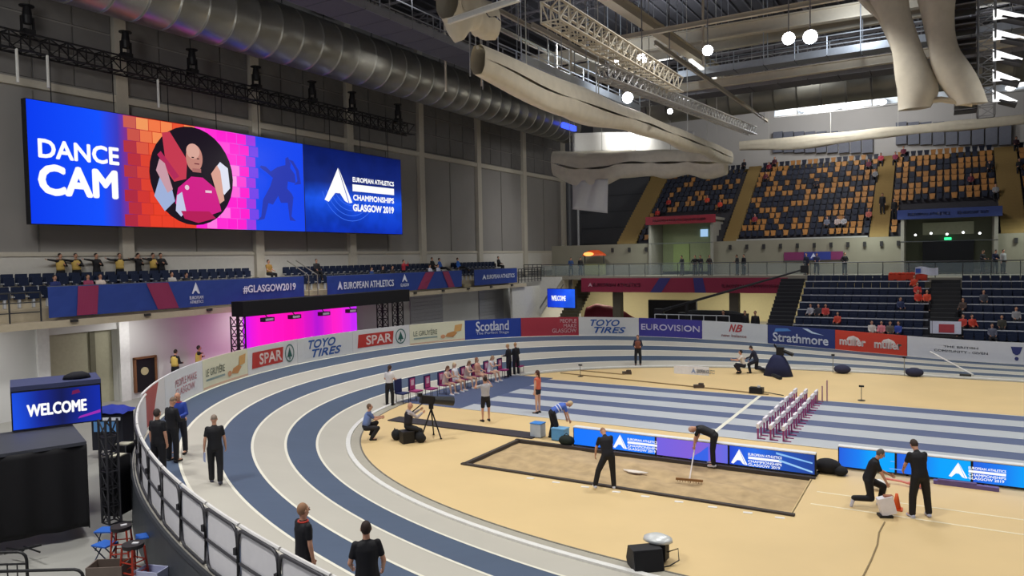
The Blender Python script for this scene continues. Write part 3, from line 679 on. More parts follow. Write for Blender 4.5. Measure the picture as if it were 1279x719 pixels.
area('drape_fill', (-22.5, 56.9, 17.6), (-23, 58.4, 16), 1.2, 330)  # added fill from in front to whiten the cloth panel
# swags at the right
def swag(label, pts, w, m):
    root = empty('hanging_net_swag', pts[0], label, 'net'); P0 = Vector(pts[0]); P = [Vector(p)-P0 for p in pts]
    def curve(t):
        n = len(P)-1; i = min(int(t*n), n-1); q = t*n-i
        p0, p1, p2, p3 = P[max(i-1, 0)], P[i], P[i+1], P[min(i+2, n)]
        return .5*((2*p1)+(p2-p0)*q+(2*p0-5*p1+4*p2-p3)*q*q+(3*p1-p0-3*p2+p3)*q**3)
    def f(u, v):
        c = curve(u); t = 2*math.pi*v; ww = w*(1+.12*math.sin(u*11)); return c+Vector((ww*math.cos(t)*(1+.1*math.sin(t*4+u*9)), ww*.6*math.sin(t), 0))
    MB().grid(f, 40, 18).build('net_cloth', m, root, True)
    return root
Y_ = 42
S3 = lambda px, py: tuple(ony(px, py, Y_))
swag('left of the two thick beige net swags hanging from the roof at right', [S3(1102, -60), S3(1110, 0), S3(1132, 60), S3(1146, 110), S3(1142, 136)], .78, net)
swag('right of the two thick beige net swags, beside the stack of louvred lamps', [S3(1168, -60), S3(1170, 0), S3(1177, 55), S3(1194, 95), S3(1214, 130)], .72, net)
swag('thin beige net tail slanting down to the left net swag', [S3(1065, -20), S3(1085, 8), S3(1108, 30), S3(1124, 55)], .22, net)
MB_ = MB().path([ony(1146, 128, Y_), ony(1175, 124, Y_), ony(1215, 130, Y_)], .14, 8)
tag(MB_.build('net_bar', mat('#cfc2a6', .6)), 'pale bar joining the feet of the two net swags', 'bar')
# stack of louvred lamps (right)
px0 = ony(1232, 60, Y_+1)
tw = truss('lamp_tower', 'silver lattice mast hanging at upper right carrying the louvred lamps', 'truss', (px0.x, Y_+1, 12.9), (px0.x, Y_+1, 24), .7, .045, mat('#9a9a98', .35, .7), .5)
lit = mat('#ffffff', emit=1.25); dk = mat('#37363a', .5); sil = mat('#8e8c8a', .4, .5)
for k in range(8):
    z = 13.35+k*.98; sc_ = .95+.1*k
    t = empty('louvred_lamp', (px0.x, Y_+1, z), 'louvred floodlight on the hanging mast at upper right, %s from its foot' % ('first', 'second', 'third', 'fourth', 'fifth', 'sixth', 'seventh', 'eighth')[k], 'floodlight', group='louvred lamps on the hanging mast')
    M = Matrix.Rotation(math.radians(-18), 3, 'Y')
    for a in range(3): MB().box((-.6*sc_-.3, 0, -.1+a*.26), (1.0*sc_, 1.1, .07)).build('louvre', sil if a % 2 else dk, t)
    MB().box((.6*sc_+.3, 0, .08), (.8*sc_, .9, .1), M=Matrix.Rotation(math.radians(22), 3, 'Y')).build('lamp_body', dk, t)
    MB().add([(.25, -.45, .16), (.3+1.0*sc_, -.45, .1), (.25, -.12, .82), (.3, .1, .82), (.3+1.0*sc_, .1, .14), (.25, .1, .16)], [(0, 1, 2), (1, 4, 3, 2)]).build('lamp_glass', lit, t)
# roof steelwork
beam('cream roof beam crossing above the row of bright floodlights', (-26, 45.6, 20.2), (14, 48.8, 20.6), .5, .75)
beam('cream roof beam behind the row of bright floodlights, second one up', (-26, 50, 20.4), (16, 50, 20.6), .4, .6)
beam('cream roof beam along the near edge of the far steel catwalk', (-22, 50.2, 18.0), (16, 50.2, 18.1), .4, .5)
for k, y in enumerate((20, 28, 36, 44, 60, 68)):
    truss('roof_truss', 'dark grey lattice roof truss under the deck, %s from the camera' % ('first', 'second', 'third', 'fourth', 'fifth', 'sixth')[k], 'truss', (-35.5, y, 23.6), (26, y, 23.6), 1.6, .09, roofst, 3.0, 'roof trusses')
for k, x in enumerate((-20, -9, 2, 12)):
    beam('dark grey roof rib running away under the deck', (x, 12, 24.7), (x, 78, 24.7), .3, .4, roofst, 'roof ribs')
mb = MB()
for x in range(-36, 27, 1): mb.box((x+.2 if x < -35 else x, 22, 25.32), (.12, 110, .12))
o = mb.build('deck_ribbing', mat('#4c4b50', .8)); tag(o, 'fine dark ribs of the metal roof deck', 'roof deck', kind='stuff')
beam('long cream beam with lit white strips slanting down to the right of centre', (-13.6, 27, 18.4), (-13.6, 57, 19.3), .55, .5)
strip_ = mat('#fffdf2', emit=1.6)
for k, (a, b) in enumerate(((44, 46.6), (47, 49.6), (50.2, 52.6), (53.2, 55.4), (56, 56.9))):
    tag(MB().box((-13.3, (a+b)/2, 18.2+(a-44)*.01), (.22, b-a, .12)).build('strip_lamp', strip_), 'white strip lamp lit in line under the long cream beam', 'strip lamp', 'strip lamps under the long cream beam')
truss('lighting_truss', 'cream lattice truss end hanging left of the bright floodlights', 'truss', (-10, 19.3, 13.65), (-10, 31, 13.7), .6, .045, cream, .6)
truss('lighting_truss', 'silver lattice truss slanting down to the right past the bright floodlights', 'truss', (-10.4, 24, 12.9), (-10.4, 47.5, 14.1), .45, .05, mat('#b4b2ae', .3, .6), .6)
for k, (x, y0, y1, z) in enumerate(((-16.5, 30, 62, 17.2), (-18.5, 26, 60, 18.3), (-21.5, 24, 62, 19.2), (-12, 34, 60, 16.6))):
    beam('pale steel rail running away in the roof left of the floodlights', (x, y0, z), (x, y1, z+.2), .14, .2, mat('#a39c8e', .5), 'pale roof rails')
for k in range(16):
    x, y = random.uniform(-22, -10), random.uniform(30, 58); z = random.uniform(15.6, 17)
    tag(MB().tube((x, y, z), (x, y, 25.41), .03, n=4).build('suspension_wire', mat('#9a9a98', .4)), 'thin steel wire hanging from the roof deck', 'wire', 'roof wires')
for k, (px, py) in enumerate(((878, 60), (712, 60), (600, 60), (555, 10))):
    p = ony(px, 20, 38); tag(MB().tube((p.x, 38, 17 if k else 16.2), (p.x, 38, 25.41), .07, n=6).build('drop_pole', cream), 'pale pole hanging straight down from the roof', 'pole', 'roof drop poles')
# bright floodlights
lamp = mat('#f4f6ff', emit=30.0)
fl_lab = ['leftmost bright round floodlight of the high row', 'second bright round floodlight of the high row, above the silver truss', 'bright round floodlight hanging alone on the pale pole', 'left of the two bright floodlights at the far right of the row', 'rightmost bright round floodlight of the row', 'bright round floodlight lower left, above the beige net', 'small bright floodlight low beside the silver truss']
for k, (px, py, Y, r) in enumerate(((770, 78, 34.5, .15), (802, 73, 34.5, .25), (884, 63, 34.5, .24), (985, 48, 34.5, .27), (1012, 46, 34.5, .3), (784, 122, 36, .28), (837, 139, 38, .14))):
    p = ony(px, py, Y); t = empty('floodlight', p, fl_lab[k], 'floodlight')
    n = (Vector((0, 8, 3))-p).normalized(); q = n.to_track_quat('Z', 'Y').to_matrix()
    MB().loft([(n*-.45, .08, .08), (n*-.1, r, r), (n*.0, r*1.06, r*1.06)], q@Vector((1, 0, 0)), q@Vector((0, 1, 0))).build('reflector', sil, t, True)
    MB().ball((0, 0, 0), (r, r, r*.55), 14, 8, M=q).build('lamp_glass', lamp, t, True)
    MB().tube((0, 0, .1), (0, 0, 25.41-p.z), .03, n=5).build('hanger', sil, t)
beam('cream bar carrying the bright round floodlights', (-15, 34.9, 17.4), (-2, 34.9, 17.4), .2, .2)
# lit gantry far along the back
gn = empty('lamp_gantry', (-12, 62.5, 17.9), 'far white-lit gantry crossing under the roof above the far stand', 'gantry')
gl = MB().box((.9, 0, 0), (1.7, .08, .75)).mesh('gantry_panel', mat('#c9d4e0', .5))
for k in range(16): link('gantry_panel', gl, gn, (k*1.8, 0, 0))
MB().tube((0, -.1, .5), (29, -.1, .5), .05, n=5).build('rail', mat('#dddddd'), gn); MB().tube((0, -.1, -.5), (29, -.1, -.5), .06, n=5).build('rail', mat('#888888'), gn)
area('gantry_wash', (-2, 60.5, 20.5), (-2, 62.6, 17.9), 1.0, 120)
for k, px in enumerate((1003, 1015, 1032, 1046, 1080, 1116, 1102, 1131, 1162, 1262, 1275)):
    p = ony(px, 132-(px-1003)*.08+(4 if k % 3 == 0 else -6), 62.22); p.z = min(max(p.z, 17.65), 18.35); t = empty('gantry_lamp', p, 'small white lamp on the far lit gantry', 'lamp', group='small lamps on the far gantry')
    MB().ball((0, 0, 0), (.32, .12, .22), 10, 6).build('lamp_glass', mat('#ffffff', emit=2.5), t); MB().box((0, .15, .1), (.5, .1, .3)).build('lamp_body', sil, t)
duct('large grey round duct crossing the hall above the far lit gantry', 0, 18.1, 1.2, 0, 40, 1.6, gal2).matrix_world = Matrix.Translation((-22, 56.5, 18.1))@Matrix.Rotation(-math.pi/2, 4, 'Z')
# acoustic panels on the far wall
for (a, b, yy) in ((965, 1091, 178), (1118, 1264, 167)):
    p, q = ony(a, yy, 79.6), ony(b, yy, 79.6); t = empty('acoustic_panel_row', (p.x, 79.79, p.z), 'row of dark blue-grey panels on the far wall, %s' % ('left one' if a < 1000 else 'right one'), 'wall panel')
    n = 9; w = (q.x-p.x)/n; me = MB().box((w/2, .0, 0), (w-.12, .5, 2.1)).mesh('panel', mat('#6a6e7c', .6))
    for k in range(n): link('panel', me, t, (k*w, random.uniform(-.12, -.04), (q.z-p.z)*k/n))
# ================================================================== LEFT BALCONY: banners, rails, seats
def banner(label, X, y0, y1, z0, z1, els, base='#263f8c'):
    root = empty('fabric_banner', (X, y0, z0), label, 'banner'); w, h = y1-y0, z1-z0
    fn = planar((0, 0, 0), (0, 1, 0))
    f = lambda u, v, d=0.: fn(u, v, d+.03*math.sin(u*1.3)+.012*math.sin(u*5+v*3))
    n = max(4, int(w/.5)); mb = MB(); mb.grid(lambda a, b: f(w*a, h*b, 0), n, 3)
    o = mb.build('cloth', mat(base, .7, noise=.06, scale=1.2), root); s_ = o.modifiers.new('thickness', 'SOLIDIFY'); s_.thickness = .03; s_.offset = -1 if False else 0
    art('print', f, els(w, h), root, 0, .045)
    MB().tube((-.08, 0, h), (-.08, w, h), .03, n=6).build('top_rail', mat('#555a66'), root)
    k = 0
    while k*1.8 < w: MB().tube((-.08, .1+k*1.8, -.02), (-.08, .1+k*1.8, h), .03, n=6).build('post', mat('#555a66'), root); k += 1
    return root
BX = -32.98
by = lambda px, py=370: onx(px, py, BX).y
y0, y1 = by(60), by(380); W_ = y1-y0
def stripe(u, w, lean, h): return ('poly', '#8c2f55', [(u, .02), (u+w, .02), (u+w+lean, h-.02), (u+lean, h-.02)])
f_ = lambda px: by(px)-y0
banner('long blue banner on the left balcony with two crimson stripes, under the big screen', BX, y0, y1, 4.22, 5.55,
       lambda w, h: [stripe(f_(94), f_(120)-f_(94), .1, h), stripe(f_(196), f_(222)-f_(196), -.55, h), ('logo', '#dfe4f2', f_(239), h*.5, f_(249), h*.95), ('text', '#dfe4f2', 'EUROPEAN', f_(236), h*.3, f_(253), h*.42, .05), ('text', '#dfe4f2', 'ATHLETICS', f_(236), h*.14, f_(253), h*.25, .05),
                     ('text', '#dfe4f2', '#GLASGOW2019', f_(303), h*.4, f_(369), h*.72, .06)])
y2, y3 = by(409), by(577); g_ = lambda px: by(px)-y2
banner('blue banner in the middle of the left balcony with white words and two crimson stripes', BX, y2, y3, 4.22, 5.5,
       lambda w, h: [('logo', '#dfe4f2', g_(421), h*.3, g_(427), h*.75), ('text', '#dfe4f2', 'EUROPEAN ATHLETICS', g_(429), h*.32, g_(491), h*.66, .05), ('logo', '#dfe4f2', g_(502), h*.5, g_(509), h*.95), ('text', '#dfe4f2', 'GLASGOW', g_(500), h*.25, g_(511), h*.42, .05),
                     stripe(g_(521), g_(532)-g_(521), 1.0, h), stripe(g_(560), g_(568)-g_(560), -.8, h)])
y4, y5 = by(593), by(646); h_ = lambda px: by(px)-y4
banner('short blue banner at the far end of the left balcony with small white words', BX, y4, y5, 4.22, 5.5,
       lambda w, h: [('logo', '#dfe4f2', h_(602), h*.35, h_(607), h*.7), ('text', '#dfe4f2', 'EUROPEAN ATHLETICS', h_(608), h*.38, h_(642), h*.64, .05)])
for k in range(12):
    yb = y0+1+k*(y5-y0-2)/11
    tag(MB().box((-32.9, yb, 4.02), (.1, .3, .12)).build('balcony_light_fitting', mat('#2c2b2a')), 'small dark light fitting on the balcony edge', 'light fitting', 'fittings along the balcony edge')
# edge railings at both ends
railm = mat('#3a3c40', .5, .3)
def railing(label, p0, p1, h=1.1, n=8, m=None, bars=5, group=None):
    p0, p1 = Vector(p0), Vector(p1); d = p1-p0; root = empty('railing', p0, label, 'railing', group=group); m = m or railm
    for q in range(bars): z = h*(q+1)/bars; MB().tube((0, 0, z), d+Vector((0, 0, z)), .025 if q < bars-1 else .035, n=5).build('rail', m, root)
    for q in range(n+1): MB().tube(d*q/n, d*q/n+Vector((0, 0, h)), .035, n=5).build('post', m, root)
    return root
railing('dark railing at the near end of the left balcony beside the blue banner', (-33.0, 9, 4.1), (-33.0, y0-.3, 4.1), 1.25, 6, railm, 3)
railing('dark railing on the far end of the left balcony past the last blue banner', (-33.0, y5+.3, 4.15), (-33.0, 61.5, 4.2), 1.25, 8)
# stadium seats
navy = mat('#1d2740', .5, noise=.1, spec=.3); seatsup = mat('#b7bac2', .5)
def seat_mesh(m):
    mb = MB()
    for k in range(4):
        a0, a1 = -.6+.3*k, -.3+.3*k
        mb.add([(.44*math.sin(a), .2+.05*math.cos(a*1.5)*1-.0, z) for z in (.42, .9) for a in (a0, a1)]+[(.44*math.sin(a), .25+.05*math.cos(a*1.5), z) for z in (.42, .84) for a in (a0, a1)],
               [(0, 1, 3, 2), (5, 4, 6, 7), (2, 3, 7, 6), (0, 4, 5, 1)])
    mb.box((0, .1, .55), (.44, .07, .38)); mb.mat(1).box((0, .2, .2), (.09, .25, .42)); mb.box((-.25, .1, .47), (.03, .26, .05)).box((.25, .1, .47), (.03, .26, .05))
    return mb.mesh('stadium_seat', [m, seatsup])
SM = seat_mesh(navy); SMF = None
navyw = navy
seat_n = 0
def seat(p, rz, label, group, far=False):
    global seat_n
    seat_n += 1; o = tag(link('stadium_seat', SM, None, p, rz), label, 'seat', group)
    if far: o.material_slots[1].link = 'OBJECT'; o.material_slots[1].material = mat('#2a2c34'); o.scale = (1.05, 1, 1)
    return o
ORD = ['first', 'second', 'third', 'fourth', 'fifth', 'sixth', 'seventh', 'eighth', 'ninth', 'tenth', 'eleventh', 'twelfth', 'thirteenth', 'fourteenth', 'fifteenth', 'sixteenth', 'seventeenth', 'eighteenth', 'nineteenth', 'twentieth', 'twenty-first', 'twenty-second', 'twenty-third', 'twenty-fourth', 'twenty-fifth', 'twenty-sixth', 'twenty-seventh', 'twenty-eighth', 'twenty-ninth', 'thirtieth']
# far block list first so that the nearest ones stay single objects
ROWS = {1: (-34.45, 4.66), 2: (-35.3, 5.22)}
sec = [(15.6, by(350)-.2, 'near'), (by(395), by(578)-.5, 'middle'), (by(598), y5+.2, 'far')]
for a, b, nm in sec:
    for r, (X, z) in ROWS.items():
        y = a; q_ = 0
        while y < b:
            seat((X, y, z), math.pi/2, 'navy seat, %s from the left, %s row, %s block of left balcony' % (ORD[q_], 'front' if r == 1 else 'back', nm), 'navy seats on the left balcony, %s row, %s block' % ('front' if r == 1 else 'back', nm)); y += .58; q_ += 1
left_seats = seat_n
# white lower wall kicker and stair gaps in the balcony
for yg in (by(394), by(585)): tag(MB().box((-33.9, yg, 4.3), (1.8, .9, .18)).box((-34.5, yg, 4.5), (1.0, .9, .2)).box((-35, yg, 4.8), (.7, .9, .4)).build('balcony_steps', mat('#8e8468')), 'tan steps in a gap between the banners, %s' % ('by the middle of the balcony' if yg < 45 else 'by the last banner'), 'steps')
for yg in (by(388), by(399)): tag(MB().path([(-33.1, yg, 4.2), (-33.1, yg, 5.6), (-34.9, yg, 6.5)], .035, 5).build('stair_handrail', mat('#8d8a80', .4, .4)), 'bent handrail beside the steps in the balcony gap, %s' % ('left one' if yg < by(392) else 'right one'), 'handrail')
# ================================================================== FAR SIDE: lower stand
terr = mat('#2b2c35', .8, noise=.05)
def terrace(name, x0, x1, y0, z0, n, tread, rise, m, back=None):
    mb = MB()
    for k in range(n): mb.box(((x0+x1)/2, y0+tread*(k+.5), (z0+rise*k)/2-.2+.0), (x1-x0, tread, z0+rise*k+.4))
    return struct(mb.build(name, m))
LY0, LZ0, LT, LR = 50.9, .62, .86, .455
terrace('floor_lower_stand', -8.9, 16, LY0, LZ0, 8, LT, LR, terr)
def steps(label, x0, x1, y0, z0, n, tread, rise, m):
    root = empty('stair_flight', (x0, y0, z0), label, 'stairs'); me = MB().box(((x1-x0)/2, tread/2, 0), (x1-x0, tread, rise)).mesh('step', m); me2 = MB().box(((x1-x0)/2, .02, rise/2+.006), (x1-x0, .05, .012)).mesh('step_nosing', mat('#4d4e52'))
    for k in range(n): link('step', me, root, (0, tread*k, rise*(k+.5))); link('step_nosing', me2, root, (0, tread*k, rise*(k+.5)))
    return root
steps('dark stair flight up the left side of the lower far stand', -10.6, -8.95, LY0-.3, .3, 17, .43, .245, mat('#26272c', .8))
steps('dark stair flight between the two blocks of the lower far stand', -.75, .95, LY0+.3, LZ0, 15, .43, .25, mat('#2c2d30', .8))
BL = [(-8.75, -.85, 'left'), (1.0, 5.2, 'right')]
sg_ = MB()
for k in range(8):
    for a, b, nm in BL:
        x = a+.28; q_ = -1
        while x < b:
            q_ += 1; p = (x, LY0+LT*k+.45, LZ0+LR*k)
            if seat_n < 300 and not (nm == 'right' and k > 6): seat(p, 0, 'navy seat, %s from the left, %s block of lower far stand, %s row up' % (ORD[q_], nm, ('first', 'second', 'third', 'fourth', 'fifth', 'sixth', 'seventh', 'eighth')[k]), 'navy seats of the lower far stand, %s block, row %d' % (nm, k+1), True)
            else:
                sg_.mat(0).box((p[0], p[1]+.22, p[2]+.64), (.46, .06, .42)).box((p[0], p[1]+.05, p[2]+.45), (.44, .3, .06))
            x += .545
def strips(k): return LZ0+LR*k
rr = mat('#b4b8c2', .4)
for k in range(1, 8):
    for a, b, nm in BL: tag(MB().box(((a+b)/2, LY0+LT*(k-1)+.72, strips(k-1)+.94), (b-a, .05, .06)).build('row_nosing', rr), 'pale edging strip of the %s row, %s block of the lower far stand' % (ORD[k], nm), 'edging strip', 'edging strips of the lower far stand')
# concourse slab, wall, opening
struct(MB().box((-20.2, 64.2, 4.42), (32, 4.6, .3)).box((5.4, 62.1, 4.35), (20, 8.4, .3)).build('floor_concourse', mat('#8b867a', .7)))
struct(MB().box((-7.9, 60, 2.1), (.3, 4.2, 4.3)).box((-10.7, 61.6, 2.1), (.2, 1.0, 4.2)).build('wall_stair_side', mat('#57564f', .8)))
cw = mat('#8b8778', .85, noise=.06, scale=.8)
# wall under the upper tier, with two openings
WY = 66.4
struct(MB().box((-29.4, WY, 6.0), (10.4, .3, 3.1)).box((-10.4, WY, 6.0), (15.2, .3, 3.1)).box((10.5, WY, 6.0), (14, .3, 3.1)).build('wall_concourse', cw))
# undercroft back wall (cream, lit) and columns
struct(MB().box((-20, 74, 1.9), (34, .3, 5)).build('wall_undercroft', mat('#d8cfa8', .8, noise=.03)))
struct(MB().box((-16.5, 68.5, 4.2), (25, 11, .1)).build('ceiling_undercroft', mat('#b9b193', .8)))
for px in (771, 917):
    x = ony(px, 385, 62.6).x; tag(MB().box((x, 62.8, 1.9), (.75, .75, 4.7)).build('concrete_column', mat('#5b5549', .8)), 'square concrete column under the crimson banner, %s' % ('left one' if px < 800 else 'right one'), 'column')
# crimson fascia banner
u0, u1 = ony(726, 355, 61.85).x, ony(984, 355, 61.85).x
root = empty('fascia_banner', (u0, 61.82, 3.12), 'long crimson fascia banner below the concourse of the far stand', 'banner'); fw, fh = u1-u0, 1.28
f3 = planar((0, 0, 0), (1, 0, 0)); f3 = (lambda g: (lambda u, v, d=0.: g(u, v, d)))(f3)
MB().box((fw/2, .05, fh/2), (fw, .08, fh)).build('cloth', mat('#85243f', .7, noise=.05), root)
Q = lambda px: ony(px, 355, 61.85).x-u0
art('print', f3, [('poly', '#35306f', [(Q(812), 0), (Q(826), 0), (Q(838), fh), (Q(824), fh)]), ('poly', '#35306f', [(Q(868), 0), (Q(882), 0), (Q(878), fh), (Q(866), fh)]),
                  ('logo', '#c9a0ae', Q(735), fh*.38, Q(740), fh*.68), ('text', '#c9a0ae', 'EUROPEAN ATHLETICS', Q(741), fh*.4, Q(800), fh*.64, .03), ('text', '#b98a9c', 'EUROPEAN CHAMPIONSHIPS', Q(902), fh*.36, Q(978), fh*.56, .03)], root, 0, .02)
# glass balustrade
glass = mat('#9fb0b4', .15, alpha=.22, noise=0); gpost = mat('#55585c', .4, .4)
def balustrade(label, x0, x1, y, z, n):
    root = empty('glass_balustrade', (x0, y, z), label, 'balustrade'); w = (x1-x0)/n
    gm = MB().box((w/2, 0, .55), (w-.06, .03, .95)).mesh('glass_pane', glass); pm_ = MB().tube((0, 0, 0), (0, 0, 1.1), .03, n=5).mesh('post', gpost)
    for k in range(n): link('glass_pane', gm, root, (k*w, 0, 0))
    for k in range(n+1): link('post', pm_, root, (k*w, .03, 0))
    MB().tube((0, 0, 1.12), (x1-x0, 0, 1.12), .035, n=6).build('handrail', gpost, root); return root
balustrade('glass balustrade above the crimson fascia banner', -33.5, -9.5, 61.98, 4.57, 16)
balustrade('glass balustrade behind the top row of the lower far stand', -8.6, 14, 58.1, 4.5, 14)
# end stair and sloped white wall at the far left corner
struct(MB().box((-33.3, 58.4, 1.85), (.2, 5.2, 3.8)).build('wall_balcony_end', mat('#c9c7c0', .7)))
steps('stair flight climbing to the concourse in the far left corner', -31.2, -29.4, 60.2, 0, 16, .36, .27, mat('#5b5644', .8))
struct(MB().add([(-36.0, 61.0, -.2), (-33.9, 61.0, -.2), (-30.9, 61.0, 4.25), (-30.9, 61.0, 4.55), (-36.0, 61.0, 4.55), (-36.0, 61.2, -.2), (-33.9, 61.2, -.2), (-30.9, 61.2, 4.25), (-30.9, 61.2, 4.55), (-36.0, 61.2, 4.55)], [(0, 1, 2, 3, 4), (9, 8, 7, 6, 5), (1, 6, 7, 2), (2, 7, 8, 3), (3, 8, 9, 4)]).build('wall_stair_flank', mat('#d2d0ca', .7)))
tag(MB().path([(-34.4, 60.9, -.1), (-32.2, 60.9, 3.0), (-31.2, 60.9, 3.05), (-30.6, 60.9, 3.9)], .05, 6).build('stair_handrail', mat('#8d8f90', .4, .3)), 'bent grey handrail on the sloping white wall in the far left corner', 'handrail')
railing('dark railing along the concourse in the far left corner', (-35.6, 62.2, 4.57), (-33.6, 62.2, 4.57), 1.15, 4)
# ================================================================== FAR SIDE: upper stand
UY0, UZ0, UT, UR, UN = 66.5, 7.55, .76, .55, 14
tan = mat('#8a7346', .8, noise=.05)
tiers = MB()
V1 = (-24.1, -18.0); V2 = (-3.0, 3.5)
for k in range(UN):
    y = UY0+UT*(k+.5); z = UZ0+UR*k; hh = .6
    for a, b in ((-27.6, V1[0]), (V1[0], V1[1]), (V1[1], V2[0]), (V2[0], V2[1]), (V2[1], 16)):
        if k < 4 and (a, b) in (V1, V2): continue
        tiers.box(((a+b)/2, y, z-hh/2), (b-a, UT, hh))
struct(tiers.build('floor_upper_stand', mat('#3b3a40', .8)))
zt_ = UZ0+UR*UN
struct(MB().box((-10, UY0+UT*UN+1.5, zt_-.3), (60, 3, .3)).build('floor_upper_top', tan))
for (a, b, nm) in ((-27.5, -25.6, 'far left'), (-17.2, -16.0, 'between the left and middle blocks'), (-5.3, -3.9, 'between the middle and right blocks'), (3.7, 5.3, 'right of the right block')):
    root = empty('aisle_stair', (a, UY0, UZ0), 'tan aisle stairs of the upper far stand, %s' % nm, 'stairs'); me = MB().box(((b-a)/2, UT/4, .0), (b-a, UT/2, .28)).mesh('step', tan)
    for k in range(UN*2): link('step', me, root, (0, UT/2*k, UR/2*k+.15))
orange = mat('#a8763f', .55, noise=.08); navy2 = mat('#1b2236', .55)
us = MB(); rnd = random.Random(11)
pat = {}
for (a, b, kmin, dens) in ((-25.5, -17.3, 0, .3), (-15.9, -5.4, 0, .42), (-3.8, 3.6, 0, .55), (5.4, 14, 0, .5)):
    for k in range(UN):
        x = a+.26; ci = 0
        while x < b:
            inV = (k < 5 and (V1[0]-.2 < x < V1[1]+.2 or V2[0]-.2 < x < V2[1]+.2))
            if not inV:
                c = 1 if (math.sin(ci*1.9+k*2.3)*.6+math.sin(ci*.7-k*1.4+a)*.8+rnd.uniform(-1.1, 1.1)) > (1-2*dens)*1.6 else 0
                y = UY0+UT*k+.42; z = UZ0+UR*k; us.mat(c); us.add([(x-.22, y+.2, z+.86), (x+.22, y+.2, z+.86), (x+.15, y+.15, z+.42), (x-.15, y+.15, z+.42), (x-.22, y+.26, z+.84), (x+.22, y+.26, z+.84), (x+.15, y+.22, z+.4), (x-.15, y+.22, z+.4)], [(0, 3, 2, 1), (4, 5, 6, 7), (0, 1, 5, 4), (1, 2, 6, 5), (3, 0, 4, 7)]); us.box((x, y+.03, z+.42), (.34, .28, .07))
            x += .53; ci += 1
o = us.build('upper_stand_seats', [navy2, orange]); tag(o, 'block seating of the upper far stand in scattered orange and navy', 'seats', kind='stuff')
if sg_.v: o = sg_.build('lower_stand_seats', [navy]); tag(o, 'remaining navy seats at the back of the lower far stand', 'seats', kind='stuff')
# vomitory portals
for (a, b, zt, col, tx, lb) in ((V1[0], V1[1], 9.85, '#9c3040', 'EUROPEAN ATHLETICS CHAMPIONSHIPS', 'stair portal in the upper far stand under a red lintel banner'), (V2[0], V2[1], 9.45, '#2f3f78', 'EUROPEAN ATHLETICS      GLASGOW 2019', 'stair portal in the upper far stand under a blue lintel banner')):
    root = empty('stair_portal', (a, 66.2, 4.55), lb, 'portal'); w = b-a; h = zt-4.55; g = mat('#8f8c84', .8)
    MB().box((.12, 1.6, h/2-.1), (.24, 3.6, h-.3)).build('side_wall', g, root); MB().box((w-.12, 1.6, h/2-.1), (.24, 3.6, h-.3)).build('side_wall', g, root)
    MB().box((w/2, 1.7, h-.15), (w+.3, 3.8, .25)).build('roof_slab', g, root)
    MB().box((w/2, -.25, h-.2), (w+.5, .1, .75)).build('lintel_banner', mat(col, .6), root)
    fn = planar((0, -.31, h-.2), (1, 0, 0)); art('print', fn, [('text', '#c7c9d8', tx, w*.08, -.12, w*.9, .1, .03)], root)
    MB().box((w/2, 3.2, h/2), (w-.5, .1, h-.5)).build('back_wall', mat('#8e9676' if a < -10 else '#5b6052', .8), root)
    if a > -10:
        MB().box((w*.5, 3.0, 1.3), (w*.55, .1, 2.6)).build('dark_doors', mat('#17181a', .3), root); MB().box((w*.5, 2.9, 2.75), (.5, .06, .2)).build('exit_sign', mat('#37e08a', emit=2.), root)
        MB().box((w*.5, 2.95, 3.6), (w*.55, .1, 1.0)).build('sign_band', mat('#9aa08a', .7), root)
        for q in range(5): MB().ball((w*(.15+.17*q), 1.8, 3.1+.1*(q % 2)), .09, 8, 5).build('downlight', mat('#ffffff', emit=4.), root)
    else:
        MB().box((w*.72, 3.0, 3.9), (.7, .08, .7)).build('lit_sign', mat('#9fc4e8', emit=1.), root); MB().box((w*.35, 3.05, 1.6), (1.6, .08, 2.6)).build('green_door', mat('#8fa06a', .7), root)
    fl_ = MB().box((w/2, -.2, h-2.35), (w, .05, .05)); fl_.build('cross_rail', gpost, root)
for k, px in enumerate(range(765, 1275, 21)):
    p = ony(px, 302, 66.2)
    if V1[0]-.1 < p.x < V1[1]+.1 or V2[0]-.1 < p.x < V2[1]+.1: continue
    tag(MB().box((p.x, 66.15, 7.0), (.22, .16, .4)).build('wall_lamp', mat('#2b2a2c')), 'small dark lamp bracket on the wall below the upper far stand', 'wall lamp', 'brackets below the upper far stand')
tag(MB().box((-10.7, 66.3, 7.62), (10.6, .08, .12)).build('front_rail', mat('#a5a5a2', .4)), 'pale rail along the front of the middle upper block', 'rail')
# small purple banner on the concourse wall
a, b = ony(979, 321, 66.1).x, ony(1053, 321, 66.1).x
root = empty('wall_banner', (a, 66.12, 5.75), 'small crimson and blue banner on the concourse wall behind the lower stand', 'banner')
MB().box(((b-a)/2, .04, .35), (b-a, .06, .7)).build('cloth', mat('#7a2f5e', .7), root)
art('print', planar((0, 0, 0), (1, 0, 0)), [('rect', '#2f3c8c', (b-a)*.35, .01, (b-a)*.8, .69), ('logo', '#cfd4ea', (b-a)*.46, .15, (b-a)*.56, .6)], root, 0, .02)
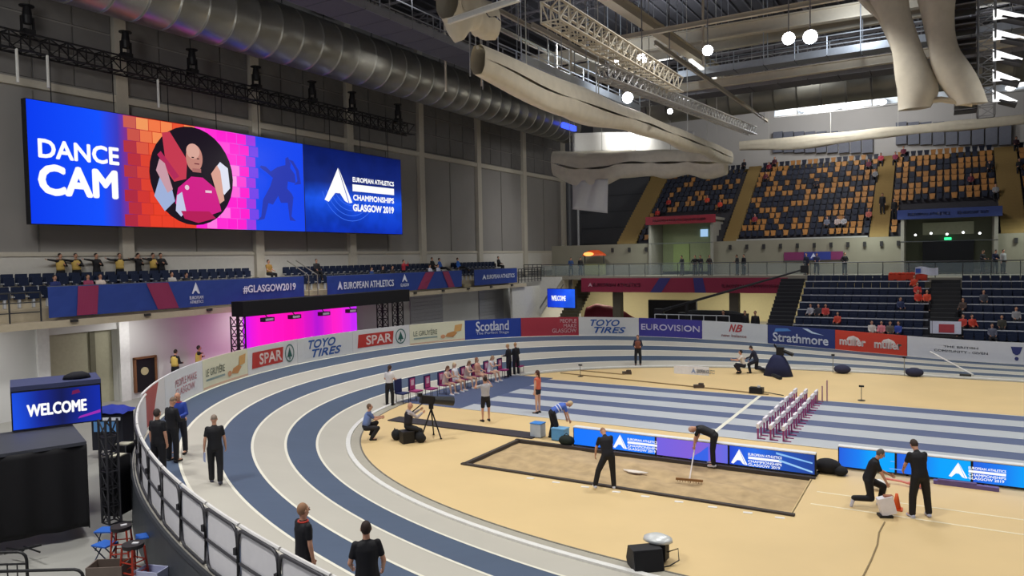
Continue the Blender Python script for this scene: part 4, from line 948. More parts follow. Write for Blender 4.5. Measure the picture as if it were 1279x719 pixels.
# orange glowing kiosk awning
p = ony(742, 312, 65)
t = empty('kiosk', (p.x, 65, 4.57), 'small kiosk with a glowing orange canopy at the far left of the concourse', 'kiosk')
MB().loft([((0, 0, 1.9), 1.3, .7), ((0, 0, 2.1), 1.15, .6), ((0, 0, 2.45), .5, .3)], Vector((1, 0, 0)), Vector((0, 1, 0))).build('canopy', mat('#e0592a', .5), t)
MB().ball((-.3, -.66, 2.08), (.55, .12, .2), 10, 6).build('glowing_lamp', mat('#ff9a50', emit=2.2), t)
for s_ in (-1, 1): MB().tube((s_*1.0, 0, 0), (s_*1.0, 0, 1.95), .05, n=6).build('pole', railm, t)
MB().box((.1, -.1, .6), (2.0, .7, 1.1)).build('counter', mat('#8d8f5c', .7), t)
# dark posts at the far left corner wall
for k, px in enumerate((711, 722)):
    x = ony(px, 260, 70).x; tag(MB().tube((x, 70, 0), (x, 70, 14.5), .22 if k == 0 else .12, n=10).build('corner_pipe', mat('#56585c' if k == 0 else '#a7a9ac', .5)), '%s vertical pipe in the far left corner' % ('thick dark' if k == 0 else 'thin silver'), 'pipe')
struct(MB().box((-31.85, 76.5, 11), (8.2, .3, 14)).build('wall_corner', mat('#4a4c52', .8, noise=.06)))
for k in range(6): trim(MB().box((-31.85, 76.3, 6+k*1.8), (8.2, .06, .12)), mat('#3a3c42'))
# ================================================================== UNDERCROFT props
mon = led_mat('screen_small', [(0, '#1530c0'), (.5, '#2358ff'), (1, '#2c6cff')], 0, 1., .3, '#101a50')
a = ony(684, 398, 60); b = ony(722, 398, 60)
flat_screen('video_monitor', 'small blue-lit monitor behind the crimson perimeter board', 'screen', (a.x, 60, 1.75), (1, -.15, 0), b.x-a.x, 1.75, .3, mon, [('text', '#ffffff', 'WELCOME', .5, .65, 2.1, 1.1, .07)])
p = ony(757, 398, 66)
cl = MB(); cl.grid(lambda u, v: Vector((p.x-1.9+5.0*u, 66-1.2+2.4*v, .02+1.9*math.sin(math.pi*min(1, v*1.0)**.8)*(1-u)**.5*(.75+.35*math.sin(min(u*2.4, 1)*math.pi/2))+.05*math.sin(u*21+v*9))), 30, 14)
o = cl.build('covered_equipment', mat('#7e2038', .7, noise=.1, bump=.3), None, True); o.modifiers.new('t', 'SOLIDIFY').thickness = .03; tag(o, 'crimson cloth cover over equipment under the far concourse', 'cover')
tag(MB().box((ony(840, 390, 66).x, 66, 1.1), (4.6, .4, 2.2)).build('dark_partition', mat('#26272a', .8)), 'dark partition in the undercroft behind the left column', 'partition')
# camera crane
c0 = ony(1005, 336, 53); c1 = ony(838, 384, 53)
root = empty('camera_crane', (c1.x, 53, 0), 'long dark camera crane arm rising to the right in front of the crimson fascia', 'camera crane')
MB().tube((0, 0, c1.z), (c0.x-c1.x, 0, c0.z), .11, .06, 6).build('crane_arm', mat('#2a2b2e'), root); MB().tube((-.9, 0, c1.z-.3), (0, 0, c1.z), .14, n=6).build('tail', mat('#2a2b2e'), root)
MB().box((c0.x-c1.x, 0, c0.z), (.5, .3, .5)).build('camera_head', mat('#1c1d20'), root); MB().box((-.9, 0, c1.z-.35), (.7, .4, .5)).build('counterweight', mat('#1c1d20'), root)
MB().tube((1.2, 0, 0), (1.2, 0, c1.z+.38), .12, n=8).build('pedestal', mat('#1c1d20'), root)
railing('white tubular railing behind the purple perimeter board', (ony(818, 400, 51).x, 51, .0), (ony(911, 400, 51).x, 51, .0), 2.1, 6, mat('#b9bcc0', .4), 2)
tag(MB().box((ony(890, 400, 55).x, 55, 1.0), (5.2, .8, 1.9)).loft([((ony(890, 400, 55).x, 55, 1.9), 2.4, .4), ((ony(890, 400, 55).x, 55, 2.15), 1.7, .3)], Vector((1, 0, 0)), Vector((0, 1, 0))).build('dark_table_cover', mat('#18191d', .8)), 'black covered equipment hump under the right end of the crimson fascia', 'cover')
# ================================================================== PINK-LIT CURTAIN in a black truss frame
pk = led_mat('pink_painted_glow', [(0, '#c41af0'), (.12, '#ff18c8'), (.4, '#ff12b4'), (.62, '#b418d0'), (.78, '#ff20c4'), (1, '#c02af4')], 1, 1.05)  # uplighting on the cloth is painted in as emissive colour bands
PXc = -31.6
ya, yb_ = onx(303, 400, PXc).y, onx(445, 400, PXc).y; zc = onx(400, 385, PXc).z
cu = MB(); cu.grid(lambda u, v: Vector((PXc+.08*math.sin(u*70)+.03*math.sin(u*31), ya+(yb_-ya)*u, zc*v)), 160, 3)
tag(cu.build('painted_glow_curtain', pk, None, True), 'pink curtain with painted-on uplight glow, hanging in a black frame below the balcony', 'curtain')
z2 = onx(400, 372, PXc+.4).z; yc = onx(501, 380, PXc).y; yd = onx(292, 400, PXc).y
root = empty('curtain_header', (PXc+.3, yd, zc), 'black cloth header over the pink curtain, carried on black trusses', 'header')
MB().box((0, (yc-yd)/2, .38), (.9, yc-yd, .78)).build('header_cloth', mat('#101014', .8), root)
for k, px in enumerate((297, 478, 497)):
    y = onx(px, 400, PXc).y; truss('truss_leg', ('black truss leg at the left of the pink curtain', 'black truss leg right of the pink curtain, nearer one', 'rightmost black truss leg under the curtain header')[k], 'truss', (PXc, y, 0), (PXc, y, zc), .5, .04, blk_, .5)
for px in (332, 366, 403, 437):
    y = onx(px, 388, PXc+.7).y; t = empty('stage_lamp', (PXc+.8, y, zc-.25), 'small stage lamp hanging from the black header over the pink curtain', 'stage lamp', group='stage lamps on the curtain header')
    MB().box((0, 0, 0), (.3, .7, .22)).build('lamp_body', blk_, t); MB().box((.16, 0, 0), (.02, .5, .12)).build('lamp_glass', mat('#c8b8d0', .3), t); MB().tube((0, 0, .1), (-.2, 0, .3), .03, n=5).build('bracket', blk_, t)
# ================================================================== INFIELD LED PERIMETER
def led_board(label, a, b, hgt, faces, els, y=None):
    A, B = onz(*a), onz(*b); yy = (A.y+B.y)/2 if y is None else y; w = B.x-A.x
    fs = [(w*p, w*q, m) for p, q, m in faces]
    r, fn = flat_screen('led_board', label, 'LED board', (A.x, yy, .04), (1, 0, 0), w, hgt, .18, fs, els(w, hgt))
    MB().box((w/2, .09, hgt+.0), (w, .24, .03)).build('top_cap', mat('#e8e8ea', .4), r); n = int(w/1.5)
    for k in range(n+1): MB().box((w*k/n, .3, -.02), (.06, .5, .04)).build('foot', blk_, r)
l1 = led_mat('led_blue', [(0, '#1c78ff'), (1, '#2a80ff')], 0, 1.); l2 = led_mat('led_purple', [(0, '#7a68e8'), (.6, '#8a66dc'), (1, '#6a70e8')], 0, .95)
l3 = led_mat('led_deep', [(0, '#2c4cd8'), (.3, '#2e72f0'), (.6, '#2a58c0'), (1, '#2c4a9c')], 0, .95); l4 = led_mat('led_sky', [(0, '#2a62e0'), (.35, '#1f80f4'), (.6, '#10a4ff'), (1, '#10a8ff')], 0, 1.)
led_board('long LED board behind the sand pit showing blue, purple and white emblems', (716, 557), (1018, 597), .62, [(0, .38, l1), (.38, .68, l2), (.68, 1, l3)],
          lambda w, h: logo_block(w*.19, .08, .46, w=1.0)+[('poly', '#3c66e8', [(w*.52, .03), (w*.6, .03), (w*.6, .5), (w*.57, .3)])]+logo_block(w*.69, .06, .46, w=.95)+[('poly', '#8cc0f4', [(w*.86, .5), (w*.99, .34), (w*.99, .38), (w*.86, .56)]), ('poly', '#9ccaf6', [(w*.87, .3), (w*.99, .08), (w*.99, .13), (w*.87, .36)])], 21.98)
led_board('bright sky-blue LED board at the right edge with one white emblem', (1046, 586), (1330, 616), .62, [(0, .28, l4), (.28, .62, l4), (.62, 1, l4)],
          lambda w, h: logo_block(w*.52, .1, .42, w=.85)+[('rect', '#6aa8f4', w*.25, .12, w*.31, .15), ('rect', '#7ab4f6', w*.255, .34, w*.275, .36)], 23.2)
# ------------------------------------------------------------------ welcome monitor on black-draped staging
PA = Vector((-18.75, 7.7)); PB = Vector((-17.95, 9.75)); d = (PB-PA).normalized(); nrm = Vector((d.y, -d.x)); SZ = 2.08
root = empty('draped_stage', (PA.x, PA.y, 0), 'tall platform hung with black cloth at lower left, carrying the welcome monitor', 'platform')
mb = MB()
def drape(u, v):
    q = PA+d*(-2.4+(2.4+(PB-PA).length)*u)-PA; f = .05*math.sin(u*38)*(1-.4*v)+.03*math.sin(u*17+v*2)+(.25*(1-v)**2)*math.sin(u*5+1)
    return Vector((q.x+nrm.x*f, q.y+nrm.y*f, .01+(SZ-.01)*v))
mb.grid(drape, 120, 14); mb.build('drape', mat('#0b0a10', .75, noise=.1, bump=.3), root, True).modifiers.new('t', 'SOLIDIFY').thickness = .02
back = Vector((-nrm.x, -nrm.y))*2.6
c = [PA-d*2.4-PA, PB-PA, PB-PA+back, PA-d*2.4-PA+back]
MB().slab([(q.x, q.y) for q in c], SZ-.02, SZ+.06).build('deck', mat('#3d3f48', .6), root)
MB().grid(lambda u, v: Vector(((PB-PA)+back*u+nrm*(.04*math.sin(u*40))).to_tuple()+(.01+(SZ-.03)*v,)), 60, 4).build('side_drape', mat('#0b0a10', .75), root, True).modifiers.new('t', 'SOLIDIFY').thickness = .02
wA = onz(15, 538, 2.2); wB = onz(128, 524, 2.2)
ms = led_mat('screen_welcome', [(0, '#1f55f0'), (.3, '#1c2f9c'), (.55, '#1d2560'), (1, '#1c3cd8')], 1, .95, .45, '#12164a')
U = Vector((wB.x-wA.x, wB.y-wA.y, 0)); wl2 = U.length
U2 = U.normalized()
flat_screen('video_monitor', 'blue-lit monitor reading a white greeting word on the black-draped platform at left', 'screen', (wA.x, wA.y, SZ+.1), U, wl2, 1.02, .16, ms,
            [('text', '#ffffff', 'WELCOME', wl2*.17, .34, wl2*.82, .64, .08), ('poly', '#9c2fb0', [(wl2*.72, .14), (wl2*.98, .24), (wl2*.98, .32), (wl2*.74, .2)]), ('poly', '#6c2050', [(wl2*.66, .8), (wl2*.76, .84), (wl2*.74, .93), (wl2*.67, .9)])])
nn = U2.cross(Vector((0, 0, 1)))
pq = Vector((wA.x, wA.y, SZ+1.13))
cs = MB(); cv = [pq, pq+U2*wl2, pq+U2*wl2-nn*1.5, pq-nn*1.5]; cs.add([q for q in cv]+[q+Vector((0, 0, .12)) for q in cv], [(3, 2, 1, 0), (4, 5, 6, 7), (0, 1, 5, 4), (1, 2, 6, 5), (2, 3, 7, 6), (3, 0, 4, 7)])
tag(cs.build('monitor_top_shelf', mat('#3c4266', .6)), 'slate-blue shelf resting on top of the welcome monitor', 'shelf')
# ================================================================== PEOPLE
def nv(*a): return Vector(a).normalized()
def skeleton(P):
    """joint positions from limb directions; faces local +Y, 1.75 m tall"""
    t = Vector(P.get('t', (0, 0, 1))).normalized(); R = Vector(P.get('r', (1, 0, 0))).normalized(); F = t.cross(R).normalized(); R = F.cross(t).normalized()
    hr = Vector(P.get('hip', (1, 0, 0))).normalized()
    J = {'t': t, 'R': R, 'F': F, 'hipR': hr}
    pel = Vector((0, 0, 0)); J['pel'] = pel
    waist = pel+t*.17+Vector((0, 0, .02)); J['waist'] = waist; J['chest'] = pel+t*.38; J['neck'] = pel+t*.53; hd = Vector(P.get('h', t)).normalized()
    J['hd'] = hd; fc = Vector(P.get('face', F)); fc = (fc-hd*fc.dot(hd)).normalized(); J['face'] = fc; J['headc'] = J['neck']+hd*.175+fc*.012
    for s, n in ((-1, 'L'), (1, 'R')):
        sh = pel+t*.475+R*(s*.166); ua, fa = P['a'+n][0], P['a'+n][1]
        ua = Vector(ua).normalized(); fa = Vector(fa).normalized(); J['sh'+n] = sh; J['el'+n] = sh+ua*.285; J['wr'+n] = J['el'+n]+fa*.25; J['hand'+n] = fa
        J['palm'+n] = Vector(P.get('p'+n, (-s, 0, 0)))
        hp = pel+hr*(s*.092)-Vector((0, 0, .04)); th, sn = P['l'+n][0], P['l'+n][1]; th = Vector(th).normalized(); sn = Vector(sn).normalized()
        J['hp'+n] = hp; J['kn'+n] = hp+th*.425; J['an'+n] = J['kn'+n]+sn*.41; ft = Vector(P['l'+n][2]) if len(P['l'+n]) > 2 else Vector((s*.15, 1, 0)); J['ft'+n] = ft.normalized()
    lo = min(min(J['an'+n].z-.085, (J['an'+n]+J['ft'+n]*.17).z-.035, J['kn'+n].z-.06) for n in 'LR')
    if 'seat' in P: lo = -.09-P['seat']
    for k, v in J.items():
        if k[:2] in ('pe', 'wa', 'ch', 'ne', 'sh', 'el', 'wr', 'hp', 'kn', 'an') or k == 'headc': J[k] = v-Vector((0, 0, lo))
    return J
def remesh(mb, vox, name, mats, smooth_it=3, extra=None):
    me = mb.mesh('tmp', mats); o = bpy.data.objects.new('tmp', me); COL.objects.link(o)
    m = o.modifiers.new('r', 'REMESH'); m.mode = 'VOXEL'; m.voxel_size = vox
    s = o.modifiers.new('s', 'SMOOTH'); s.iterations = smooth_it; s.factor = .5
    dg = bpy.context.evaluated_depsgraph_get(); ev = o.evaluated_get(dg); r = ev.to_mesh()
    n = len(r.vertices); co = np.empty(n*3, np.float32); r.vertices.foreach_get('co', co); vs = [tuple(v) for v in co.reshape(-1, 3)]; fs = [tuple(p.vertices) for p in r.polygons]
    ev.to_mesh_clear(); bpy.data.objects.remove(o); bpy.data.meshes.remove(me)
    out = MB().add(vs, fs)
    if extra: extra(out)
    return out.mesh(name, mats, True)
BODY = {}
skin_d, dark_d = mat('#c9967c', .6, noise=.03), mat('#2a1d18', .5)
def torso_loft(mb, J, g=0.):
    t, R, F = J['t'], J['R'], J['F']; p = J['pel']; hr = J['hipR']
    mb.loft([(p-Vector((0, 0, .10)), .11+g, .09+g), (p-Vector((0, 0, .05)), .162+g, .118+g), (p+t*.04, .168+g, .122+g), (p+t*.16, .156+g, .116+g), (p+t*.28, .168+g, .12+g), (p+t*.40, .188+g, .12+g), (p+t*.475, .172+g, .094+g), (p+t*.52, .10+g, .07+g)], R, F, 16)
def make_body(key, P, fine):
    J = skeleton(P); vox = .016 if fine else .03
    b = MB(); torso_loft(b, J, -.012)
    b.capsule(J['neck']-J['t']*.04, J['neck']+J['hd']*.09, .06, .055)
    hc, hd, fc = J['headc'], J['hd'], J['face']; sd = fc.cross(hd)
    M = Matrix((sd, fc, hd)).transposed()
    b.ball(hc, (.075, .093, .115), 16, 12, M=M); b.ball(hc+fc*.03-hd*.055, (.052, .058, .06), 12, 8, M=M)
    for n in 'LR':
        b.capsule(J['sh'+n], J['el'+n], .049, .04); b.capsule(J['el'+n], J['wr'+n], .043, .028)
        b.capsule(J['hp'+n], J['kn'+n], .088, .058); b.capsule(J['kn'+n], J['an'+n], .058, .038); b.capsule(J['kn'+n]+(J['an'+n]-J['kn'+n])*.15, J['kn'+n]+(J['an'+n]-J['kn'+n])*.45, .052, .05)
        b.capsule(J['an'+n]+Vector((0, 0, -.02)), J['an'+n]+J['ft'+n]*.15+Vector((0, 0, -.045)), .042, .034)
        h = J['hand'+n]; pn = J['palm'+n]; pn = (pn-h*pn.dot(h)).normalized(); sw = h.cross(pn); J['sw'+n] = sw; J['pn'+n] = pn
        for q in (-.024, 0, .024): b.capsule(J['wr'+n]+sw*q*.6, J['wr'+n]+h*.075+sw*q, .018, .016, 8)
    def extra(o):
        # fingers and face details grown from the same surface
        for n, s in (('L', -1), ('R', 1)):
            h, sw, pn = J['hand'+n], J['sw'+n], J['pn'+n]; w = J['wr'+n]
            for q, L in ((-.03, .068), (-.01, .078), (.01, .074), (.03, .058)):
                a = w+h*.07+sw*q; m_ = a+(h*.8+pn*.25).normalized()*L*.55; e = m_+(h*.5+pn*.7).normalized()*L*.5; o.tube(a, m_, .0095, .009, 5).tube(m_, e, .009, .007, 5)
            ts = -sw if (sw.dot(J['F']) < 0) else sw
            a = w+h*.025+ts*.024; m_ = a+(h*.6+ts*.7+pn*.3).normalized()*.04; o.tube(a, m_, .012, .0105, 5).tube(m_, m_+(h*.9+pn*.4).normalized()*.032, .0105, .008, 5)
        o.tube(hc+fc*.088+hd*.015, hc+fc*.112-hd*.022, .009, .017, 6)
        for s in (-1, 1): o.ball(hc+sd*(s*.076)-fc*.005-hd*.005, (.014, .02, .032), 7, 5, M=M)
        o.mat(1)
        for s in (-1, 1):
            o.ball(hc+sd*(s*.031)+fc*.083+hd*.012, (.012, .007, .008), 7, 5, M=M); o.box(hc+sd*(s*.031)+fc*.09+hd*.034, (.03, .006, .006))
        o.ball(hc+fc*.087-hd*.055, (.026, .008, .008), 8, 5, M=M)
    body = remesh(b, vox, 'body', [skin_d, dark_d], 2, extra)
    out = {'body': body, 'J': J}
    def shirt(sl):
        c = MB(); torso_loft(c, J, .012)
        for n in 'LR':
            e = J['sh'+n].lerp(J['el'+n], {0: .05, 1: .62, 2: 1}[sl]); c.capsule(J['sh'+n], e, .062, .056 if sl < 2 else .053)
            if sl == 2: c.capsule(J['el'+n], J['el'+n].lerp(J['wr'+n], .92), .056, .042)
        c.capsule(J['neck']-J['t']*.06, J['neck']-J['t']*.005, .075, .068)
        return remesh(c, vox, 'shirt', [dark_d], 2)
    def trousers(ln):
        c = MB(); p, t = J['pel'], J['t']
        c.loft([(p-Vector((0, 0, .11)), .12, .10), (p-Vector((0, 0, .04)), .182, .135), (p+t*.06, .182, .134), (p+t*.10, .168, .125)], J['R'], J['F'], 16)
        for n in 'LR':
            if ln == 1: c.capsule(J['hp'+n], J['hp'+n].lerp(J['kn'+n], .75), .1, .085)
            elif ln == 0: c.capsule(J['hp'+n], J['hp'+n].lerp(J['kn'+n], .2), .1, .092)
            else: c.capsule(J['hp'+n], J['kn'+n], .11, .084); c.capsule(J['kn'+n], J['kn'+n].lerp(J['an'+n], .95), .083, .072)
        return remesh(c, vox, 'trousers', [dark_d], 2)
    out['shirt'] = shirt; out['trousers'] = trousers
    hm = MB(); hm.ball(hc-fc*.02+hd*.022, (.083, .092, .11), 14, 10, M=M); out['hair_short'] = hm.mesh('hair', [dark_d], True)
    hm = MB(); hm.ball(hc-fc*.02+hd*.022, (.086, .097, .113), 14, 10, M=M); hm.capsule(hc-fc*.075-hd*.03, hc-fc*.11-hd*.2, .05, .02); out['hair_long'] = hm.mesh('hair', [dark_d], True)
    hm = MB(); hm.ball(hc-fc*.01+hd*.045, (.087, .1, .09), 14, 10, M=M); hm.ball(hc+fc*.085+hd*.04, (.06, .06, .012), 10, 5, M=M); out['cap'] = hm.mesh('cap', [dark_d], True)
    hm = MB(); hm.ball(hc-fc*.004+hd*.03, (.078, .094, .092), 14, 10, M=M); out['hair_shaved'] = hm.mesh('hair', [dark_d], True)
    hm = MB(); hm.ball(hc-fc*.0+hd*.0, (.098, .1, .125), 14, 10, M=M)
    sm = MB()
    out['shoes'] = []
    for n in 'LR':
        s_ = MB(); a = J['an'+n]; f = J['ft'+n]; s_.capsule(a+Vector((0, 0, -.045))-f*.04, a+f*.15+Vector((0, 0, -.055)), .047, .038, 10); s_.capsule(a+Vector((0, 0, -.02)), a+Vector((0, 0, -.05)), .046, .05, 10)
        out['shoes'].append(s_.mesh('shoe', [dark_d], True))
    BODY[key] = out; return out
D = (0, 0, -1)
POSES = {
 'stand': dict(aL=((-.16, 0, -1), (-.05, .15, -1)), aR=((.16, 0, -1), (.05, .15, -1)), lL=((-.06, 0, -1), (0, 0, -1)), lR=((.06, 0, -1), (0, 0, -1))),
 'walk': dict(t=(0, .05, 1), aL=((-.22, -.2, -1), (-.12, .12, -1)), aR=((.22, .12, -1), (.1, .2, -1)), lL=((-.04, .22, -1), (0, .02, -1)), lR=((.05, -.12, -1), (0, -.34, -1), (.1, 1, -.25))),
 'hands_front': dict(t=(0, .03, 1), h=(0, .25, 1), aL=((-.28, .1, -1), (.25, 1, -.15)), aR=((.28, .1, -1), (-.25, 1, -.15)), lL=((-.1, 0, -1), (0, -.03, -1)), lR=((.1, .03, -1), (0, -.03, -1))),
 'hands_up': dict(aL=((-.6, .5, -.3), (.5, .3, 1)), aR=((.6, .5, -.3), (-.5, .3, 1)), lL=((-.1, 0, -1), (0, 0, -1)), lR=((.1, 0, -1), (0, 0, -1))),
 'look_down': dict(t=(0, .28, 1), h=(0, .8, 1), aL=((-.2, .35, -1), (.15, .6, -.6)), aR=((.2, .35, -1), (-.15, .6, -.6)), lL=((-.14, .05, -1), (-.05, -.05, -1)), lR=((.2, .1, -1), (.1, -.02, -1))),
 'lean': dict(t=(-.12, .35, 1), h=(-.2, .9, .7), aL=((-.3, .3, -1), (-.1, .3, -1)), aR=((.1, .35, -1), (-.2, .3, -1)), lL=((-.5, -.1, -1), (-.25, -.1, -1)), lR=((.1, .1, -1), (.05, -.1, -1))),
 'rake': dict(t=(0, 1, .35), h=(0, .9, -.3), aL=((-.1, .35, -1), (.0, .1, -1)), aR=((.1, .25, -1), (-.05, .35, -1)), lL=((-.08, .08, -1), (0, -.06, -1)), lR=((.08, .2, -1), (.0, -.02, -1))),
 'bend': dict(t=(0, 1, .5), h=(0, .9, .1), aL=((-.1, .35, -1), (.0, .25, -1)), aR=((.1, .3, -1), (-.05, .35, -1)), lL=((-.08, .15, -1), (0, -.25, -1)), lR=((.08, .3, -1), (.0, -.3, -1))),
 'sit': dict(seat=.46, t=(0, -.06, 1), aL=((-.15, .35, -1), (.15, .8, -.25)), aR=((.15, .35, -1), (-.15, .8, -.25)), lL=((-.14, 1, -.05), (0, .05, -1)), lR=((.14, 1, -.05), (0, .05, -1))),
 'sit_lean': dict(seat=.46, t=(0, .25, 1), h=(0, .3, 1), aL=((-.15, .7, -.8), (.25, .7, .2)), aR=((.15, .7, -.8), (-.25, .7, .2)), lL=((-.2, 1, -.05), (-.02, .15, -1)), lR=((.2, 1, -.05), (.02, .15, -1))),
 'recline': dict(seat=.42, t=(0, -.35, 1), h=(0, 0, 1), aL=((-.25, -.2, -1), (0, .5, -.8)), aR=((.25, -.2, -1), (0, .5, -.8)), lL=((-.1, 1, .05), (-.02, 1, -.75)), lR=((.12, 1, .1), (.02, 1, -.7))),
 'squat': dict(t=(0, .3, 1), h=(0, 0, 1), aL=((-.1, .7, -.7), (.3, .8, .1)), aR=((.1, .7, -.7), (-.3, .8, .1)), lL=((-.18, 1, .25), (0, -.55, -1)), lR=((.18, .9, -.05), (0, -.6, -.9))),
 'kneel': dict(t=(0, .38, 1), h=(0, .6, 1), aL=((-.05, .5, -1), (.1, .8, -.35)), aR=((.05, .45, -1), (-.05, .5, -1)), lL=((-.1, .75, -.35), (0, -.2, -1)), lR=((.1, .12, -1), (0, -1, -.03), (0, -.3, -1))),
 'arms_side': dict(t=(.05, .05, 1), aL=((-.35, .2, -.8), (.8, .6, .3)), aR=((1, .15, .15), (1, .1, .12)), lL=((-.12, 0, -1), (0, 0, -1)), lR=((.12, 0, -1), (0, 0, -1))),
 'arms_both': dict(aL=((-1, .1, .05), (-.8, .3, .25)), aR=((1, .1, .05), (.8, .3, .25)), lL=((-.1, 0, -1), (0, 0, -1)), lR=((.1, 0, -1), (0, 0, -1))),
 'hip': dict(aL=((-.5, -.1, -.8), (.6, .4, -.6)), aR=((.5, -.1, -.8), (-.6, .4, -.6)), lL=((-.08, 0, -1), (0, 0, -1)), lR=((.1, .05, -1), (0, -.03, -1))),
 'elbows': dict(aL=((-.32, -.05, -1), (.1, .75, -.55)), aR=((.32, -.1, -1), (.0, .6, -.7)), lL=((-.08, 0, -1), (0, 0, -1)), lR=((.1, .05, -1), (0, -.03, -1))),
 'camera': dict(seat=.5, t=(0, .1, 1), h=(0, .2, 1), aL=((-.2, .9, -.4), (.1, .9, .45)), aR=((.2, .8, -.6), (-.1, .8, .5)), lL=((-.25, .9, -.35), (-.1, -.1, -1)), lR=((.3, .9, -.3), (.1, .1, -1))),
}
CM = {}
def omat(h): 
    return mat(h, .7, noise=.05, scale=9)
SKIN = ['#c9967c', '#bb8468', '#d3a68e', '#a8735a']
def person(pos, rz, pose, label, shirt='#14141a', trousers='#15151a', hair='#3a2a20', sleeves=1, legs=2, hs='short', shoes='#1a1a1c', skin=0, group=None, fine=False, scale=1., vest=None, floor_seat=None):
    key = (pose, fine)
    B = BODY.get(key) or make_body(key, POSES[pose], fine)
    o = link('person', B['body'], None, pos, rz); o.scale = (scale,)*3; tag(o, label, 'person', group)
    def setm(x, h):
        x.material_slots[0].link = 'OBJECT'; x.material_slots[0].material = omat(h) if isinstance(h, str) else h
    setm(o, mat(SKIN[skin % 4], .6, noise=.03))
    def get(k, *a):
        kk = (k,)+a
        if kk not in B: B[kk] = B[k](*a)
        return B[kk]
    setm(link('shirt', get('shirt', sleeves), o), shirt)
    setm(link('trousers', get('trousers', legs), o), trousers)
    for s_ in B['shoes']: setm(link('shoe', s_, o), shoes)
    if hs: setm(link('cap' if hs == 'cap' else 'hair', B['cap' if hs == 'cap' else 'hair_'+hs], o), hair)
    J = B['J']
    if vest:
        if 'vestm' not in B:
            c = MB(); p, t = J['pel'], J['t']; c.loft([(p+t*.05, .195, .145), (p+t*.16, .182, .138), (p+t*.28, .192, .143), (p+t*.40, .205, .143), (p+t*.50, .13, .105)], J['R'], J['F'], 16); B['vestm'] = c.mesh('vest', [dark_d], True)
        setm(link('vest', B['vestm'], o), vest)
    return o, J
def loc(o, v): return o.location+Matrix.Rotation(o.rotation_euler.z, 3, 'Z')@(Vector(v)*o.scale[0])
def at_feet(px, py): return ground_at(px, py)
def at_head(px, py, hh): return ground_at(px, py, hh)
# --- on the near bend
g = at_feet(270, 603)
o, J = person(g, heading(270, -4), 'walk', 'man in black polo and trousers walking away alone on the grey lane at left', hair='#8f7f72', hs='shaved', fine=True, sleeves=1, shoes='#3b3c4a')
pp = loc(o, J['wrL']+Vector((0, 0, -.14)))
tag(MB().box((pp.x, pp.y, pp.z-.06), (.02, .16, .24), o.rotation_euler.z+.3).build('paper_sheet', mat('#a9b2d8', .5)), 'pale sheet of paper in the hand of the man walking on the track', 'paper')
g = at_head(378, 631, 1.78); o, J = person(g, heading(378, -62), 'stand', 'man with red collar and black polo behind the barriers at the bottom', hair='#9a7458', fine=True, scale=1.02)
nk = J['neck']; MB().path([nk+Vector((.082*math.cos(a), .075*math.sin(a)-.0, -.0)) for a in [i*math.pi/8 for i in range(17)]], .017, 6).build('red_lanyard', mat('#c23a2c', .6), o, True)
g = at_head(457, 655, 1.78); person(g, heading(457, 3), 'elbows', 'dark-haired man in black polo seen from behind at the bottom edge', hair='#2c1d18', fine=True, scale=1.03)
g = at_head(196, 512, 1.75); person(g, heading(196, -38), 'stand', 'man in black polo leaning by the barriers, leftmost of the three talking at left', hair='#3a302c', fine=True, trousers='#121219')
g = at_head(213, 495, 1.80); person(g, heading(213, -50), 'hands_front', 'man in long black top, middle of the three talking at the left boards', hair='#7b6656', hs='shaved', sleeves=2, fine=True)
g = at_head(223, 489, 1.78); o, J = person(g, heading(223, 150), 'hands_front', 'bald man in royal blue shirt facing the two men in black by the boards', shirt='#26419c', trousers='#20222c', hs=None, sleeves=2, fine=True)
MB().path([J['neck']+Vector((.08*math.cos(a), .078*math.sin(a), -.0)) for a in [i*math.pi/8 for i in range(17)]], .014, 6).build('pink_lanyard', mat('#d0506a', .6), o, True)
pp = loc(o, (J['wrL']+J['wrR'])/2+Vector((0, .12, .02)))
tag(MB().box(pp, (.3, .22, .015), o.rotation_euler.z).build('paper_sheet', mat('#e4e6f2', .5)), 'white papers held by the bald man in royal blue', 'paper')
# --- centre left
g = at_feet(487, 506); o, J = person(g, heading(487, -30), 'hands_front', 'woman in white top and black trousers standing at the edge of the track bend', shirt='#d7d4d8', hair='#3f2a20', hs='long')
MB().tube(J['neck']+Vector((0, .07, 0)), J['chest']+Vector((0, .135, -.02)), .022, .022, 6).build('red_lanyard', mat('#b73848', .6), o)
g = at_feet(457, 549); person(g, heading(457, -85), 'squat', 'man in blue vest crouching on the inner edge of the track', shirt='#4f5f8c', trousers='#17171d', hair='#6b5240', vest='#6f84b8', fine=True)
g = at_feet(510, 552); o, J = person(g, heading(510, -70), 'camera', 'camera operator in grey shirt and black waistcoat seated at a large tripod camera', shirt='#aaa2a6', trousers='#14141a', hs=None, vest='#1a1824', fine=True, sleeves=2, shoes='#c9ccd8')
rz = o.rotation_euler.z
t = empty('stool', loc(o, (0, -.05, 0)), 'small black case stool under the camera operator', 'stool', rz); MB().box((0, 0, .2), (.42, .42, .40)).build('body', blk_, t); MB().box((0, 0, .41), (.44, .44, .04)).build('pad', mat('#2a2a30'), t)
tp = loc(o, (-.15, .95, 0)); t = empty('tripod_camera', tp, 'large black broadcast camera on a tripod pointing right across the infield', 'camera', rz)
for k in range(3): a = k*2.1+.5; MB().tube((0, 0, 1.05), (.42*math.cos(a), .42*math.sin(a), .02), .028, n=6).build('tripod_leg', blk_, t); MB().tube((.42*math.cos(a), .42*math.sin(a), .0), (.42*math.cos(a), .42*math.sin(a), .04), .04, n=8).build('foot', blk_, t)
MB().tube((0, 0, 1.05), (0, 0, 1.25), .09, n=10).build('fluid_head', blk_, t)
